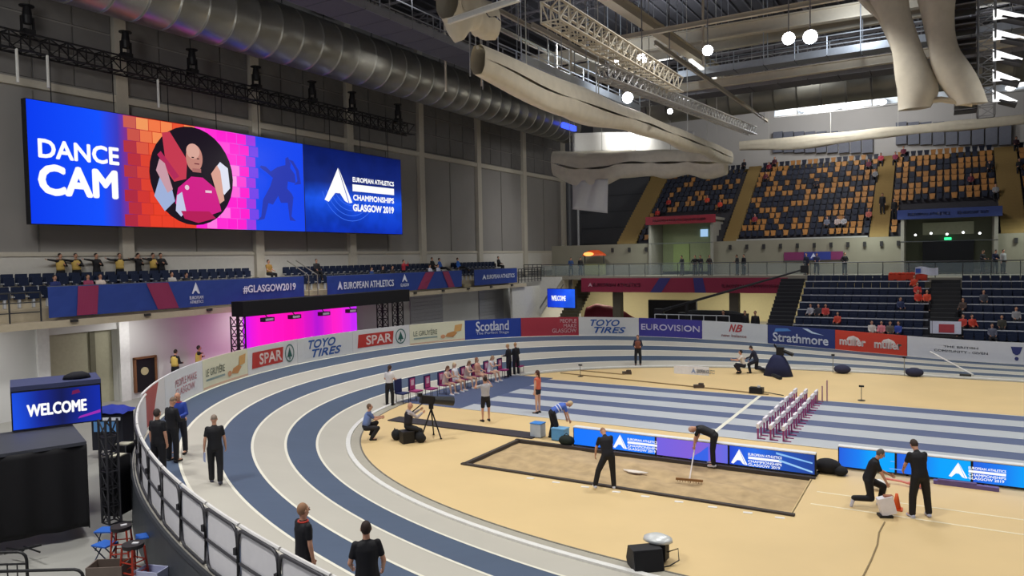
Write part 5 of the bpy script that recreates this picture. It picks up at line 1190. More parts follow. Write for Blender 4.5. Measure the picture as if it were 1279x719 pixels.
M = Matrix.Rotation(math.radians(-10), 3, 'X')
MB().box((0, -.15, 1.4), (.2, .5, .28), M=M).build('camera_body', blk_, t); MB().tube((0, .1, 1.36), (0, .85, 1.23), .14, .17, 12).build('zoom_lens', mat('#2b2d30', .4), t); MB().tube((0, -.3, 1.3), (.1, -.75, 1.05), .02, n=6).build('pan_handle', blk_, t); MB().box((0, -.42, 1.6), (.14, .14, .12)).build('viewfinder', blk_, t)
for (dx, dy, lb) in ((-.55, -.25, 'black bag behind the seated camera operator'), (.25, .35, 'black rucksack at the foot of the tripod camera')):
    q = loc(o, (dx, dy, 0)); r_ = MB(); r_.ball((0, 0, .19), (.22, .17, .2), 12, 8); t = empty('bag', q, lb, 'bag', rz); r_.build('body', mat('#17181c', .8), t, True); MB().ball((0, .12, .14), (.15, .09, .12), 10, 6).build('pocket', mat('#202127', .8), t, True); MB().path([(-.08, -.05, .36), (0, -.05, .43), (.08, -.05, .36)], .015, 5).build('strap', mat('#2b2b2f'), t)
# --- athletes and chairs in the start area
def wait_chair(p, rz, lb, cover, back):
    t = empty('waiting_chair', p, lb, 'chair', rz, None)
    MB().box((0, 0, .43), (.46, .44, .06)).build('seat', mat(cover, .7), t); MB().box((0, -.24, .74), (.46, .06, .62)).build('backrest', mat(back, .7), t)
    None if cover == '#272f60' else (MB().box((0, -.205, .74), (.34, .012, .5)).build('pink_panel', mat('#c04a86', .6), t), MB().box((0, -.197, .8), (.2, .008, .26)).build('printed_emblem', mat('#e6c8d8', .6), t))
    for a, b in ((-1, -1), (1, -1), (1, 1), (-1, 1)): MB().tube((a*.2, b*.19, 0), (a*.2, b*.19, .42), .014, n=5).build('leg', railm, t)
    return t
ath = [((558, 496), '#c98a70', '#d8dadc', 'first'), ((572, 491), '#dfe0e6', '#e3e3e8', 'second'), ((586, 487), '#e3dcd8', '#dad4d2', 'third'), ((598, 483), '#d9a08c', '#d8b0a4', 'fourth'), ((616, 478), '#dde0ee', '#cfd4e4', 'fifth')]
R0 = onz(554, 497); R1 = onz(648, 468); dr_ = (R1-R0).normalized(); face_rz = math.atan2(dr_.y, dr_.x)-math.pi
frz = math.atan2(-dr_.x*-1, dr_.y)  # placeholder, replaced below
nrm_ = Vector((dr_.y, -dr_.x, 0)); frz = math.atan2(-nrm_.x, nrm_.y)
ordn = ['first', 'second', 'third', 'fourth', 'fifth', 'sixth', 'seventh']
cpx = [(556, 492), (569, 488), (583, 484), (597, 480), (612, 476), (629, 472), (648, 467)]
for k, (px, py) in enumerate(cpx):
    p = onz(px, py); p.z = .012
    wait_chair(p, frz, 'pink-panelled chair, %s from the left of the occupied waiting row' % ordn[k], '#9a3470', '#302858')
    if k < 5:
        person(p, frz, 'sit' if k % 2 else 'sit_lean', ('athlete in %s seated %s from the left in the waiting row' % (('a white crop top', 'a white vest', 'a pale top', 'a salmon top', 'a white vest')[k], ordn[k])), shirt=['#d8c0b8', '#e4e4ea', '#cdb8b0', '#d29a88', '#dfe2ee'][k], trousers=['#b8a8a4', '#cfccd4', '#c2b4b0', '#caa098', '#d6d9e6'][k], hair=['#6a4634', '#c9b494', '#7a5a44', '#8a5c44', '#a98a6c'][k], hs='long', sleeves=0, legs=0, shoes='#d9dbe2', skin=2)
for k, (px, py, c) in enumerate(((503, 503, '#272f60'), (520, 500, '#b23a70'), (539, 497, '#b23a70'))):
    p = onz(px, py); p.z = .012; wait_chair(p, frz, ('plain navy waiting chair at the left end of the chair row', 'empty pink-panelled chair beside the plain navy one', 'empty pink-panelled chair between its empty twin and the athletes')[k], c if k == 0 else '#9a3470', '#272f60' if k == 0 else '#302858')
for (px, py, rel, lb, hr, sh) in ((636, 470, 60, 'official in black suit and white shirt, left of the two by the chairs', '#c09a70', '#1a1a24'), (645, 468, 35, 'official in black suit, right of the two by the chairs', '#b48a60', '#191a22')):
    person(ground_at(px, py), heading(px, rel), 'hands_front', lb, shirt=sh, trousers='#1a1b28', hair=hr, hs='short', sleeves=2)
person(at_feet(607, 526), heading(607, 25), 'hands_up', 'man in pale grey T-shirt and black shorts seen from behind, before the athletes', shirt='#b5b3b8', trousers='#18181e', hair='#2c201c', legs=1)
person(at_feet(672, 516), heading(672, 60), 'stand', 'athlete in orange-red top and dark shorts standing right of the chairs', shirt='#d0664e', trousers='#1c1c26', hair='#4a2c20', hs='long', sleeves=0, legs=0, skin=2)
g = at_feet(690, 547); o, J = person(g, heading(690, -75), 'bend', 'woman in blue and white striped top bending behind the boxes left of the LED board', shirt='#4b6cc8', trousers='#15151c', hair='#cdb690', fine=True)
for q in (.2, .3): MB().loft([(J['pel']+J['t']*q, .19, .14), (J['pel']+J['t']*(q+.035), .19, .14)], J['R'], J['F'], 16).build('white_stripe', mat('#d6dcf0'), o)
# boxes beside
def crate(p, rz, d, lb, c, lid=None, cat='box'):
    t = empty('storage_box', p, lb, cat, rz); w, l, h = d; m_ = mat(c, .5); th = .025
    MB().box((0, 0, th/2), (w, l, th)).build('bottom', m_, t)
    for s_ in (-1, 1): MB().box((s_*(w-th)/2, 0, h/2), (th, l, h)).build('side', m_, t); MB().box((0, s_*(l-th)/2, h/2), (w-2*th, th, h)).build('side', m_, t)
    MB().box((0, 0, h), (w+.03, l+.03, .03)).build('lid' if lid else 'rim', mat(lid or c, .5), t) if lid else None
    return t
p = onz(672, 545); crate(p, .0, (.42, .38, .5), 'clear plastic box with blue lid, left of the bending woman', '#b9c4d2', '#3b86d8')
p = onz(700, 549); crate(p, .0, (.5, .4, .42), 'light blue plastic box under the bending woman\'s hands', '#5fa0d8', '#7ab4e4')
p = onz(708, 556); t = empty('bag', p, 'black kit bag against the left end of the LED board', 'bag'); MB().ball((0, 0, .17), (.3, .2, .18), 12, 8).build('body', mat('#1b2620', .8), t, True); MB().path([(-.12, 0, .32), (0, 0, .42), (.12, 0, .32)], .014, 5).build('handle', mat('#101010'), t)
# --- around the sand pit
g = onz(760, 610); person(Vector((g.x, g.y, 0)), heading(768, 8), 'lean', 'man in black leaning over the near edge of the sand pit', hair='#9c7660', hs='shaved', fine=True, shoes='#d2d4e0', shirt='#15151e', scale=.98)
g = onz(890, 584); o, J = person(Vector((g.x, PY1+.0, 0.0)), heading(890, 80), 'rake', 'bald man in black bending down to rake the sand', hs='shaved', hair='#c9a493', fine=True, shoes='#c8cad6')
hnd = loc(o, (J['wrL']+J['wrR'])/2+Vector((0, 0, -.06))); rk = onz(861, 602, -.04); rk.z = .0
t = empty('sand_rake', rk, 'wooden sand rake with a pale handle held by the bald man', 'rake'); dv = hnd-rk
MB().tube((0, 0, .02), dv*1.08, .02, n=7).build('handle', mat('#d2c8c0', .5), t); MB().box((0, 0, .03), (.75, .06, .06), .15).build('rake_head', mat('#8a6238', .7), t)
for k in range(10): MB().tube((-.33+k*.073, -.045+k*.01, .01), (-.33+k*.073, -.045+k*.01, -.05), .008, n=5).build('tooth', mat('#8a6238', .7), t)
p = onz(793, 590, -.02); tag(MB().add([(p.x+.35*math.cos(a)*(1+.3*math.sin(a*3)), p.y+.12*math.sin(a), z_) for z_ in (.0, .02) for a in [k*math.pi/6 for k in range(12)]], [tuple(range(12))[::-1], tuple(range(12, 24))]+[(k, (k+1) % 12, 12+(k+1) % 12, 12+k) for k in range(12)]).build('white_cloth_scrap', mat('#e0d6ca', .8)), 'crumpled white scrap lying on the raked sand', 'scrap')
for k, px in enumerate((663, 695, 731, 770, 806, 848, 890, 934, 974)):
    x = onz(px, 600).x if False else ony(px, 600, PY0-.28).x
    tag(MB().box((x, PY0-.3, .006), (.22, .1, .012), .2).build('distance_marker', mat('#e8e4de', .6)), 'small white distance marker along the near edge of the sand pit', 'marker', 'distance markers by the sand pit')
# --- right: kneeling man, standing man, cone, box
g = onz(1084, 632); o, J = person(Vector((g.x, g.y, 0)), heading(1084, -80), 'kneel', 'grey-haired man in black kneeling on one knee by the white box', hair='#5a5450', fine=True, shoes='#c9cbe0')
g = onz(1149, 646); person(Vector((g.x, g.y, 0)), heading(1149, 28), 'look_down', 'tall man in black polo standing with feet apart beside the orange cone', hair='#3c2e28', fine=True, shoes='#c2c6dc', scale=1.06)
p = onz(1120, 636); t = empty('traffic_cone', p, 'small orange cone on the runway beside the kneeling man', 'cone'); MB().box((0, 0, .015), (.26, .26, .03)).build('base', mat('#e8602a', .5), t); MB().tube((0, 0, .03), (0, 0, .4), .1, .03, 14).build('cone_body', mat('#f0642c', .5), t, True)
p = onz(1107, 645); t = empty('measuring_box', p, 'white tilted box on a small dark stand before the kneeling man', 'box', .4); MB().box((0, 0, .28), (.34, .2, .42), M=Matrix.Rotation(-.25, 3, 'Y')).build('body', mat('#e9e6ee', .4), t); MB().box((-.03, 0, .03), (.3, .24, .06)).build('stand', blk_, t); MB().box((.04, 0, .5), (.2, .12, .06)).build('handle', mat('#a86a50', .5), t)
p = onz(1098, 612); tag(MB().ball((p.x, p.y, .15), (.17, .15, .15), 14, 10).build('white_bucket_lid', mat('#f2f0ee', .4), None, True), 'round white lid lying behind the kneeling man\'s arm', 'lid')
p = onz(1130, 607); tag(MB().path([(p.x-.5, p.y+.1, .12), (p.x-.1, p.y+.1, .1), (p.x+.35, p.y-.02, .05)], .03, 6).ball((p.x+.3, p.y, .1), (.25, .1, .08), 10, 6).build('pink_marker_pole', mat('#e88a80', .5), None, True), 'pink pole and bundle between the kneeling and the standing man', 'pole')
p = onz(1206, 608); tag(MB().box((p.x, p.y, .05), (1.5, .16, .1), -.02).box((p.x-.2, p.y-.02, .12), (.9, .1, .05), .03).build('bundled_poles', mat('#6c5a92', .5)), 'bundle of purple poles lying along the foot of the sky-blue LED board', 'poles')
p = onz(1034, 590); t = empty('bag', p, 'black heap of bags between the two LED boards', 'bag'); MB().ball((0, 0, .2), (.38, .28, .22), 14, 9).build('body', mat('#15151a', .85), t, True); MB().ball((.35, -.1, .13), (.2, .2, .14), 12, 8).build('side_pouch', mat('#191a1f', .85), t, True)
p0_ = onz(1106, 650); tag(MB().path([onz(a, b)+Vector((0, 0, .01)) for a, b in ((1105, 652), (1098, 665), (1096, 680), (1088, 700), (1078, 720), (1070, 740))], .018, 5).build('floor_cable', mat('#8d7a58', .7)), 'thin dark cable running over the sand-coloured floor toward the bottom edge', 'cable')
# --- foreground loudspeaker
p = onz(806, 708); t = empty('loudspeaker', p, 'black wedge loudspeaker on the floor at the bottom, right of the track edge', 'loudspeaker', heading(806, 0)+.35)
w = .62
prof = [(-.28, 0), (.22, 0), (.3, .12), (.18, .42), (-.16, .42)]
cab = MB(); vs = [(s_*w/2, y, z) for s_ in (-1, 1) for y, z in prof]; cab.add(vs, [(4, 3, 2, 1, 0), (5, 6, 7, 8, 9)]+[(k, (k+1) % 5, 5+(k+1) % 5, 5+k) for k in range(5)]); cab.build('cabinet', mat('#19191e', .6), t)
MB().add([(-.28, -.285, .03), (.28, -.285, .03), (.28, -.172, .4), (-.28, -.172, .4)], [(0, 1, 2, 3)]).build('grille', mat('#0f0f13', .8), t)
MB().box((.33, 0, .2), (.02, .2, .05)).build('handle', mat('#303036'), t)
q = onz(822, 700); t = empty('lamp_on_stand', q, 'grey dish-topped lamp with cables just behind the floor loudspeaker', 'lamp')
MB().loft([((0, 0, .44), .32, .25), ((0, 0, .5), .3, .23), ((0, 0, .56), .16, .12)], Vector((1, 0, 0)), Vector((0, 1, 0))).build('dish', mat('#d5d8d8', .35, .2), t, True); MB().box((.05, 0, .25), (.3, .25, .38)).build('body', mat('#242428'), t); MB().path([(.15, 0, .2), (.4, .1, .3), (.45, 0, .1), (.3, -.15, .01), (.1, -.4, .01)], .014, 5).build('cable', blk_, t)
# --- far side of the infield
person(at_feet(797, 456), heading(797, 178), 'hands_front', 'steward in dark jacket with orange front standing before the far perimeter boards', shirt='#1d2233', trousers='#151822', hair='#6a4c3a', sleeves=2, vest='#7c4a3c')
person(at_feet(929, 467), heading(929, 100), 'squat', 'photographer in white top kneeling at the far side of the infield', shirt='#d8cfc8', trousers='#1a1a2a', hair='#2a2220')
person(at_feet(945, 466), heading(945, 80), 'kneel', 'photographer in dark jacket crouching right of the one in white', shirt='#1f2238', trousers='#171a2c', hair='#2a2220', sleeves=2)
p = onz(972, 469); t = empty('covered_camera', p, 'broadcast camera under a navy cover on the far infield', 'camera'); MB().loft([((0, 0, .0), .75, .5), ((0, 0, .5), .6, .42), ((0, 0, .9), .4, .3), ((0, 0, 1.1), .25, .2)], Vector((1, 0, 0)), Vector((0, 1, 0))).build('cover', mat('#1e2448', .8, noise=.1), t, True)
MB().box((.1, 0, 1.3), (.35, .3, .4)).build('camera_body', blk_, t); MB().tube((.2, 0, 1.35), (.75, -.1, 1.15), .08, .1, 10).build('zoom_lens', blk_, t); MB().tube((-.05, 0, 1.4), (-.2, 0, 1.65), .05, n=6).build('viewfinder', blk_, t)
tag(MB().path([onz(948, 462)+Vector((0, 0, .15)), onz(960, 468)+Vector((0, 0, .1)), onz(975, 474)+Vector((0, 0, .08))], .1, 6).build('equipment_roll', mat('#22262c')), 'dark roll lying before the navy-covered camera', 'roll')
for k, (px, py) in enumerate(((1052, 466), (1142, 470))):
    p = onz(px, py); t = empty('floor_lamp_box', p, 'dark blue padded box on the far infield, %s one' % ('left' if k == 0 else 'right'), 'box'); MB().ball((0, 0, .22), (.42, .3, .24), 12, 8).build('body', mat('#2b2e48', .8), t, True); MB().tube((-.45, 0, 0), (-.45, 0, .95), .02, n=5).build('pole', mat('#8a8c80'), t); MB().box((-.45, 0, .95), (.16, .1, .08)).build('head', blk_, t)
for k, (px, py) in enumerate(((1076, 500), (725, 470))):
    p = onz(px, py); t = empty('microphone_stand', p, ('small microphone stand near the hurdles on the far infield', 'small microphone stand at the far left of the infield')[k], 'microphone stand'); MB().tube((0, 0, 0), (0, 0, .6), .015, n=5).build('pole', railm, t); MB().tube((0, 0, 0), (0, 0, .02), .15, n=12).build('base', blk_, t); MB().box((0, 0, .62), (.2, .08, .07)).build('microphone', blk_, t)
p = onz(945, 491); t = empty('timing_box', p, 'black timing box at the end of the white line on the far infield', 'box'); MB().box((0, 0, .15), (.6, .35, .26)).build('body', blk_, t); MB().path([(.3, 0, .1), (.7, 0, .05), (1.2, -.1, .02)], .02, 5).build('cable', blk_, t); MB().box((.1, 0, .32), (.12, .1, .1)).build('sensor', mat('#cccccc'), t)
for k, (px, py) in enumerate(((783, 467), (873, 484))):
    p = onz(px, py); tag(MB().box((p.x, p.y, .07), (.5, .3, .14), .4).box((p.x+.1, p.y, .18), (.2, .2, .1)).build('camera_dolly', mat('#4c4038')), 'small brown camera dolly on its floor rail, %s one' % ('left' if k == 0 else 'right'), 'dolly')
for k, (a, b) in enumerate((((725, 463), (780, 468)), ((700, 466), (960, 493)))): tag(MB().tube(onz(*a)+Vector((0, 0, .03)), onz(*b)+Vector((0, 0, .03)), .03, n=5).build('floor_rail', mat('#8d7650')), '%s thin brown rail on the far infield floor' % ('short' if k == 0 else 'long'), 'rail')
pa, pb = onz(842, 466), onz(889, 467); t = empty('flat_white_board', (pa.x, pa.y, 0), 'low white board with faint blue emblem standing at the far infield edge', 'board'); MB().box(((pb.x-pa.x)/2, 0, .22), (pb.x-pa.x, .06, .44)).build('panel', mat('#e6e8ee', .5), t)
art('print', planar((0, -.035, 0), (1, 0, 0)), [('logo', '#8ea4d0', .95, .08, 1.2, .36), ('text', '#8ea4d0', 'EUROPEAN ATHLETICS', 1.25, .1, 2.2, .3, .02)], t, 0, .008)
p = onz(1216, 470); a_ = ony(1162, 447, p.y+2.5); tag(MB().tube(p+Vector((0, 0, .08)), (a_.x, p.y+2.2, .9), .04, n=6).build('white_pole', mat('#e8e6e0', .4)), 'long white pole leaning from the far infield over the lanes at right', 'pole')
tag(MB().box((p.x-.35, p.y, .05), (.5, .25, .1)).build('pole_base', mat('#3c3a34')), 'dark base block at the foot of the leaning white pole', 'base')
for k, (a, b) in enumerate((((571, 428), (583, 434)), ((678, 425), (689, 433)))):
    q0, q1 = ground_at(*a), ground_at(*b); tag(MB().tube(q0+Vector((0, 0, .03)), q1+Vector((0, 0, .03)), .035, n=5).build('lane_mark', mat('#e8e6dc')), 'short white bar across the outer lane, %s one' % ('left' if k == 0 else 'right'), 'bar')
# hurdles
hw, hm_ = mat('#f0ebf2', .4), mat('#9c3f74', .5)
hm_proto = None
for j_ in range(8):
    yc_ = SY0+(j_+.5)*lw8
    for i_ in range(3):
        x = -5.5+i_*.42+j_*.0; lb = 'white-topped hurdle, %s sprint lane from the near side' % ('first', 'second', 'third', 'fourth', 'fifth', 'sixth', 'seventh', 'eighth')[j_]
        if hm_proto is None:
            t = empty('hurdle', (x, yc_, .015), lb, 'hurdle'); MB().box((0, 0, .44), (.09, .6, .15)).build('bar', hw, t)
            for s_ in (-1, 1): MB().tube((0, s_*.25, 0), (0, s_*.25, .38), .035, n=6).build('post', hm_, t); MB().box((.11, s_*.25, .015), (.28, .05, .03)).build('foot', hm_, t)
            hm_proto = t
        else: t = copy_tree(hm_proto); t.location = (x, yc_, .015); t['label'] = lb
        t['group'] = 'hurdles on sprint lane %d from the near side' % (j_+1)
for k, (px, h_) in enumerate(((1021, 14), (1027, 20), (1033, 26))):
    p = onz(px, 503-k); tag(MB().tube(p, p+Vector((0, 0, .035*h_)), .03, n=6).build('marker_post', mat('#b98a90')), '%s thin pink post at the far end of the hurdles' % ('shortest', 'middle', 'tallest')[k], 'post')
# --- yellow-vested men behind boards at left
for (px, py, rel, lb, pz) in ((218, 437, -40, 'person in yellow vest over black, behind the cream board at left', 'hands_front'), (247, 432, -85, 'person in yellow vest bending forward, right of the other yellow vest', 'arms_side')):
    p = onx(px, py, -34.3); person(Vector((p.x, p.y, 0)), heading(px, rel), pz, lb, shirt='#17171c', trousers='#17171c', vest='#d8b860', hair='#2a201c', sleeves=2, scale=p.z/1.75)
# --- dancers on the balcony
def bal(px, py, pose, lb, rel, row=2, hh=None, **k):
    X = (-33.7, ROWS[1][0], ROWS[2][0])[row]+.42*(1 if row else 0)*0; zf = (4.15, 4.66, 5.22)[row]
    y = onx(px, py, X).y; X = X+.25 if pose in ('sit', 'sit_lean', 'recline') else (-35.72 if row == 2 else X+.3); return person(Vector((X, y, zf)), math.radians(-90)+math.radians(rel), pose, lb, **k)
dn = [(81, 318, 'arms_side', 12), (101, 314, 'arms_side', -15), (126, 313, 'arms_side', 8), (155, 314, 'arms_both', -5), (178, 311, 'arms_side', 20), (197, 314, 'arms_side', 5), (207, 316, 'arms_side', -10)]
dl = ['leftmost dancer in yellow vest on the left balcony', 'second dancer from the left in yellow vest, arm out', 'third dancer from the left in dark top, under the giant screen', 'dancer in bright yellow vest with both arms out, middle of the balcony group', 'dancer in black right of the one with both arms out', 'dancer in pale yellow vest, second from the right of the group', 'rightmost dancer in black with arm stretched right']
for k, (px, py, ps, r_) in enumerate(dn): bal(px, py, ps, dl[k], r_, 2, shirt='#16161b', trousers='#14141a', vest=(None if k in (2, 4, 6) else '#cfae5c'), hair='#2a1f1a', sleeves=2, scale=1.02)
for (px, py, lb, c, rw) in ((106, 335, 'spectator in dark pink top seated below the dancers', '#9a3a5c', 1), (121, 330, 'spectator in pale top seated among the dancers', '#d8c8bc', 1), (211, 338, 'spectator in light top seated at the right of the dancers', '#b8b4b0', 1), (231, 332, 'spectator in black with tan trousers reclining right of the dancers', '#18181c', 1), (65, 345, 'spectator in blue seated at the near end of the balcony', '#1c2a66', 1), (332, 322, 'spectator in yellow and black seated alone under the screen', '#a07a38', 2)):
    bal(px, py, 'recline' if px == 231 else 'sit', lb, 0, rw, shirt=c, trousers='#9a8458' if px == 231 else '#1a1a20', hair='#2a1f1a')
for (px, lb, c, ps, rw, rel) in ((392, 'man in black sitting at the start of the middle balcony block', '#15151c', 'sit', 2, -20), (463, 'spectator in blue seated on the middle balcony block, leftmost of a group', '#2c4a88', 'recline', 1, 20), (475, 'spectator in black beside the one in blue on the middle balcony', '#1a1a1e', 'sit', 1, 0), (487, 'spectator in brown seated left of the one in red', '#3a302c', 'sit', 1, 0),
                                  (500, 'spectator in red top standing on the middle balcony block', '#c03444', 'hands_up', 1, 10), (537, 'spectator in black right of the one in red, upper row', '#17171c', 'sit', 2, 0), (548, 'spectator in blue jacket leaning back on the balcony', '#2f5aa8', 'recline', 2, 15), (534, 'spectator in white, left of a pair in the front row', '#d8dae6', 'sit', 1, 0), (544, 'spectator in white, right of a pair in the front row', '#ccd0e4', 'sit', 1, 0),
                                  (571, 'spectator in bright blue at the end of the middle balcony block', '#2c66c0', 'recline', 2, 25), (620, 'spectator in black on the far balcony block', '#14141a', 'sit', 2, 0)):
    bal(px, 330, ps, lb, rel, rw, shirt=c, trousers='#16161c', hair='#2a2018', sleeves=2)
# --- concourse and stands
def spec_at(px, Y, z, pose, lb, c, rel=180, **k):
    x = ony(px, 330, Y).x; person(Vector((x, Y, z)), math.pi+math.radians(rel-180), pose, lb, shirt=c, **{**dict(trousers='#17181f', hair='#2c211c', sleeves=2), **k})
CO = [(713, 'person in blue at the far left of the concourse', '#25406e'), (725, 'person in black beside the one in blue on the far left concourse', '#15161a'), (852, 'person in grey walking on the concourse before the red-lintel portal', '#2f3034'), (868, 'person in black, leftmost of three on the concourse right of the portal', '#16161a'),
      (875, 'person in dark grey, middle of three on the concourse', '#25252a'), (886, 'person in brown, rightmost of three on the concourse', '#2e2426'), (921, 'person in black jacket, left of a pair behind the glass balustrade', '#16161c'), (929, 'person in black coat, right of a pair behind the glass balustrade', '#1a1a22'),
      (1007, 'person in dark navy before the small crimson and blue banner', '#1a2038'), (1020, 'person in navy right of the small wall banner', '#20264a'), (1055, 'person in black by the right end of the small wall banner', '#191920'), (1227, 'person in black and white cap, left of three by the right portal', '#1c1c24'), (1243, 'person in navy, middle of three by the right portal', '#1a2040'), (1253, 'person in grey, right of three by the right portal', '#a9a9ae')]
for px, lb, c in CO: spec_at(px, 63.5, 4.57, random.choice(['stand', 'hands_front', 'hip']), lb, c, 180+random.uniform(-60, 60))
def lower(px, k, lb, c, pose='sit', hair='#3a2c24'):
    spec_at(px, LY0+LT*k+.45, LZ0+LR*k, pose, lb, c, 180+random.uniform(-25, 25), hair=hair)
LS = [(1012, 2, 'spectator in grey, leftmost of the group low in the left block', '#9a9aa4'), (1022, 2, 'spectator in dark top with pale hair, second of the low left group', '#34343e'), (1031, 2, 'spectator in red, left one of two in the low left group', '#b8403c'), (1046, 1, 'spectator in red with dark trousers, right of the low left group', '#b8402e'),
      (1089, 0, 'spectator in white, leftmost of four behind the red board', '#c8c2bc'), (1101, 0, 'spectator in pink, second of four behind the red board', '#d07a84'), (1112, 0, 'spectator with pale hat, third of four behind the red board', '#5a5450'), (1122, 0, 'spectator in blue, rightmost of four behind the red board', '#34489c'),
      (1125, 3, 'spectator in navy and white sitting alone mid block', '#2a3458'), (1147, 4, 'supporter in red by the stairs, fifth row, left', '#c83a2a'), (1158, 4, 'supporter in red by the stairs, fifth row, right', '#d04a30'), (1146, 5, 'supporter in red with white scarf, sixth row', '#c43a34'), (1142, 6, 'supporter in red, seventh row by the stairs', '#c04028'),
      (1203, 1, 'spectator in red, left of two low in the right block', '#b83c34'), (1215, 1, 'spectator in red, right of two low in the right block', '#c04030'), (1203, 3, 'spectator in dark top by the stairs of the right block', '#4a3c38'), (1229, 4, 'spectator in grey in the middle of the right block', '#42444e'), (1252, 1, 'spectator in black low in the right block', '#3a3832'), (1270, 2, 'spectator in pale grey at the right edge of the picture', '#8d8d92'), (1240, 0, 'spectator in grey in the front row of the right block', '#5b5f70')]
for a in LS: lower(*a)
for k in range(9):
    x0_ = ony(1113+k*5.2, 340, 57.6).x
    tag(MB().box((x0_, 57.5, 4.55+.05*math.sin(k*2)), (.34, .22, .42), random.uniform(-.3, .3)).ball((x0_, 57.45, 4.8), (.15, .1, .1), 8, 5).build('red_scarf_bundle', mat('#c03c26', .7), None), 'red cloth draped over the top row by the stairs of the lower stand', 'cloth', 'red cloths over the top row')
p = ony(1156, 350, 57.2); t = empty('supporter_flag', (p.x-.6, 56.4, 4.0), 'white flag with a blue patch held up by the supporters in red', 'flag'); MB().grid(lambda u, v: Vector((1.35*u, .06*math.sin(u*8), .75+.5*v+.06*math.sin(u*6))), 12, 4).build('cloth', mat('#ccd0e2', .7), t); MB().box((.18, -.08, 1.02), (.3, .01, .3)).build('blue_patch', mat('#3a54a8', .7), t)
p = ony(1181, 418, 50.9); t = empty('supporter_flag', (p.x-.8, 50.6, .75), 'white flag with a red block hung above the long white board', 'flag'); MB().box((.8, 0, 1.0), (1.6, .04, .75)).build('cloth', mat('#c9cde0', .7), t); MB().box((.85, -.03, .95), (.8, .02, .5)).build('red_block', mat('#a8404a', .7), t); MB().tube((.1, 0, -.75), (.1, 0, 1.38), .03, n=5).build('post', railm, t)
US = [(822, 4, '#b83a34'), (836, 6, '#a8342e'), (900, 5, '#d04830'), (884, 6, '#c8452e'), (943, 2, '#8a2c38'), (961, 12, '#7a2434'), (957, 10, '#5a2430'), (968, 13, '#4a2030'), (1085, 11, '#5a2434'), (1093, 9, '#8d8f94'), (1100, 12, '#a8364a'), (1118, 12, '#7e2a44'), (1128, 13, '#6a2a3c'), (1212, 7, '#5a1e2e'), (1235, 9, '#1c1c28'), (1243, 5, '#8a8c90'), (1272, 9, '#18181c'), (1268, 13, '#3c2430'), (1033, 1, '#6c7080'), (1046, 1, '#b8a8a4'), (1054, 1, '#a4a4aa'), (1085, 2, '#a85a50'), (930, 13, '#20202a'), (1020, 8, '#2a2a34')]
side = lambda x: 'left' if x < 920 else ('middle' if x < 1110 else 'right')
cn = {'#b83a34': 'red', '#a8342e': 'dark red', '#d04830': 'orange-red', '#c8452e': 'bright red'}
US.sort()
for k, (px, r_, c) in enumerate(US):
    hexr, hexg, hexb = int(c[1:3], 16), int(c[3:5], 16), int(c[5:7], 16)
    cname = 'dark' if hexr < 50 else ('grey' if abs(hexr-hexg) < 20 else ('dark red' if hexr < 140 else 'red'))
    spec_at(px, UY0+UT*r_+.42, UZ0+UR*r_, 'sit', 'spectator in %s in the upper far stand, %s seated one from left' % (cname, (ordn_+['twenty-fifth', 'twenty-sixth'])[k]), c, 180)
for (px, r_, lb) in ((1102, 3, 'person in black standing on the stairs of the upper stand, left of a pair'), (1117, 2, 'person in black standing on the stairs of the upper stand, right of a pair')): spec_at(px, UY0+UT*r_+.3, UZ0+UR*r_+.3, 'stand', lb, '#121218')
for (px, lb) in ((903, 'person in dark clothes behind the black cover in the undercroft'), (930, 'person in black under the crimson fascia, left of a pair'), (943, 'person in black under the crimson fascia, right of a pair')): spec_at(px, 54.5, .0, 'stand', lb, '#17171c', scale=1.25)
# ================================================================== LOWER LEFT CLUTTER
def stool(p, lb):
    t = empty('red_stool', p, lb, 'stool', random.uniform(0, 1)); MB().tube((0, 0, .72), (0, 0, .8), .2, .21, 16).build('seat', mat('#2b2628', .6), t)
    for a, b in ((-1, -1), (1, -1), (1, 1), (-1, 1)): MB().tube((a*.19, b*.19, 0), (a*.14, b*.14, .73), .022, n=6).build('leg', mat('#a83622', .5), t)
    for h in (.25, .45):
        for a, b, c_, d_ in ((-1, -1, 1, -1), (1, -1, 1, 1), (1, 1, -1, 1), (-1, 1, -1, -1)): q_ = .19-.05*h/.73; MB().tube((a*q_, b*q_, h), (c_*q_, d_*q_, h), .015, n=5).build('stretcher', mat('#a83622', .5), t)
    MB().box((.05, .02, .81), (.12, .07, .02), .4).build('white_tag', mat('#d8d8dc'), t)
s1 = onz(153, 702); s2 = onz(168, 727)
stool(s1, 'tall red stool with dark seat, farther of the two at lower left'); stool(s2, 'tall red stool with dark seat, nearer of the two at lower left')
def folding(p, rz, lb):
    t = empty('folding_stool', p, lb, 'stool', rz); MB().box((0, 0, .42), (.4, .34, .03)).build('seat', mat('#2a62c0', .6), t)
    for s_ in (-1, 1):
        MB().tube((s_*.18, -.16, 0), (s_*.18, .16, .42), .014, n=5).build('leg', mat('#3a4660'), t); MB().tube((s_*.18, .16, 0), (s_*.18, -.16, .42), .014, n=5).build('leg', mat('#3a4660'), t)
for k, (px, py, r_) in enumerate(((134, 684, .5), (132, 703, .2), (183, 692, 1.0))): folding(onz(px, py), r_, ('blue folding stool by the foot of the black drape', 'blue folding stool left of the red stools', 'blue folding stool between the red stools and the track skirt')[k])
p = onz(137, 727); t = crate(p, .6, (.7, .45, .4), 'brown wooden crate at the bottom edge left of the red stools', '#6d6058', None)
p = onz(190, 728); crate(p, .3, (.55, .35, .3), 'clear plastic tub at the bottom edge under the track skirt', '#b4b8d4', None)
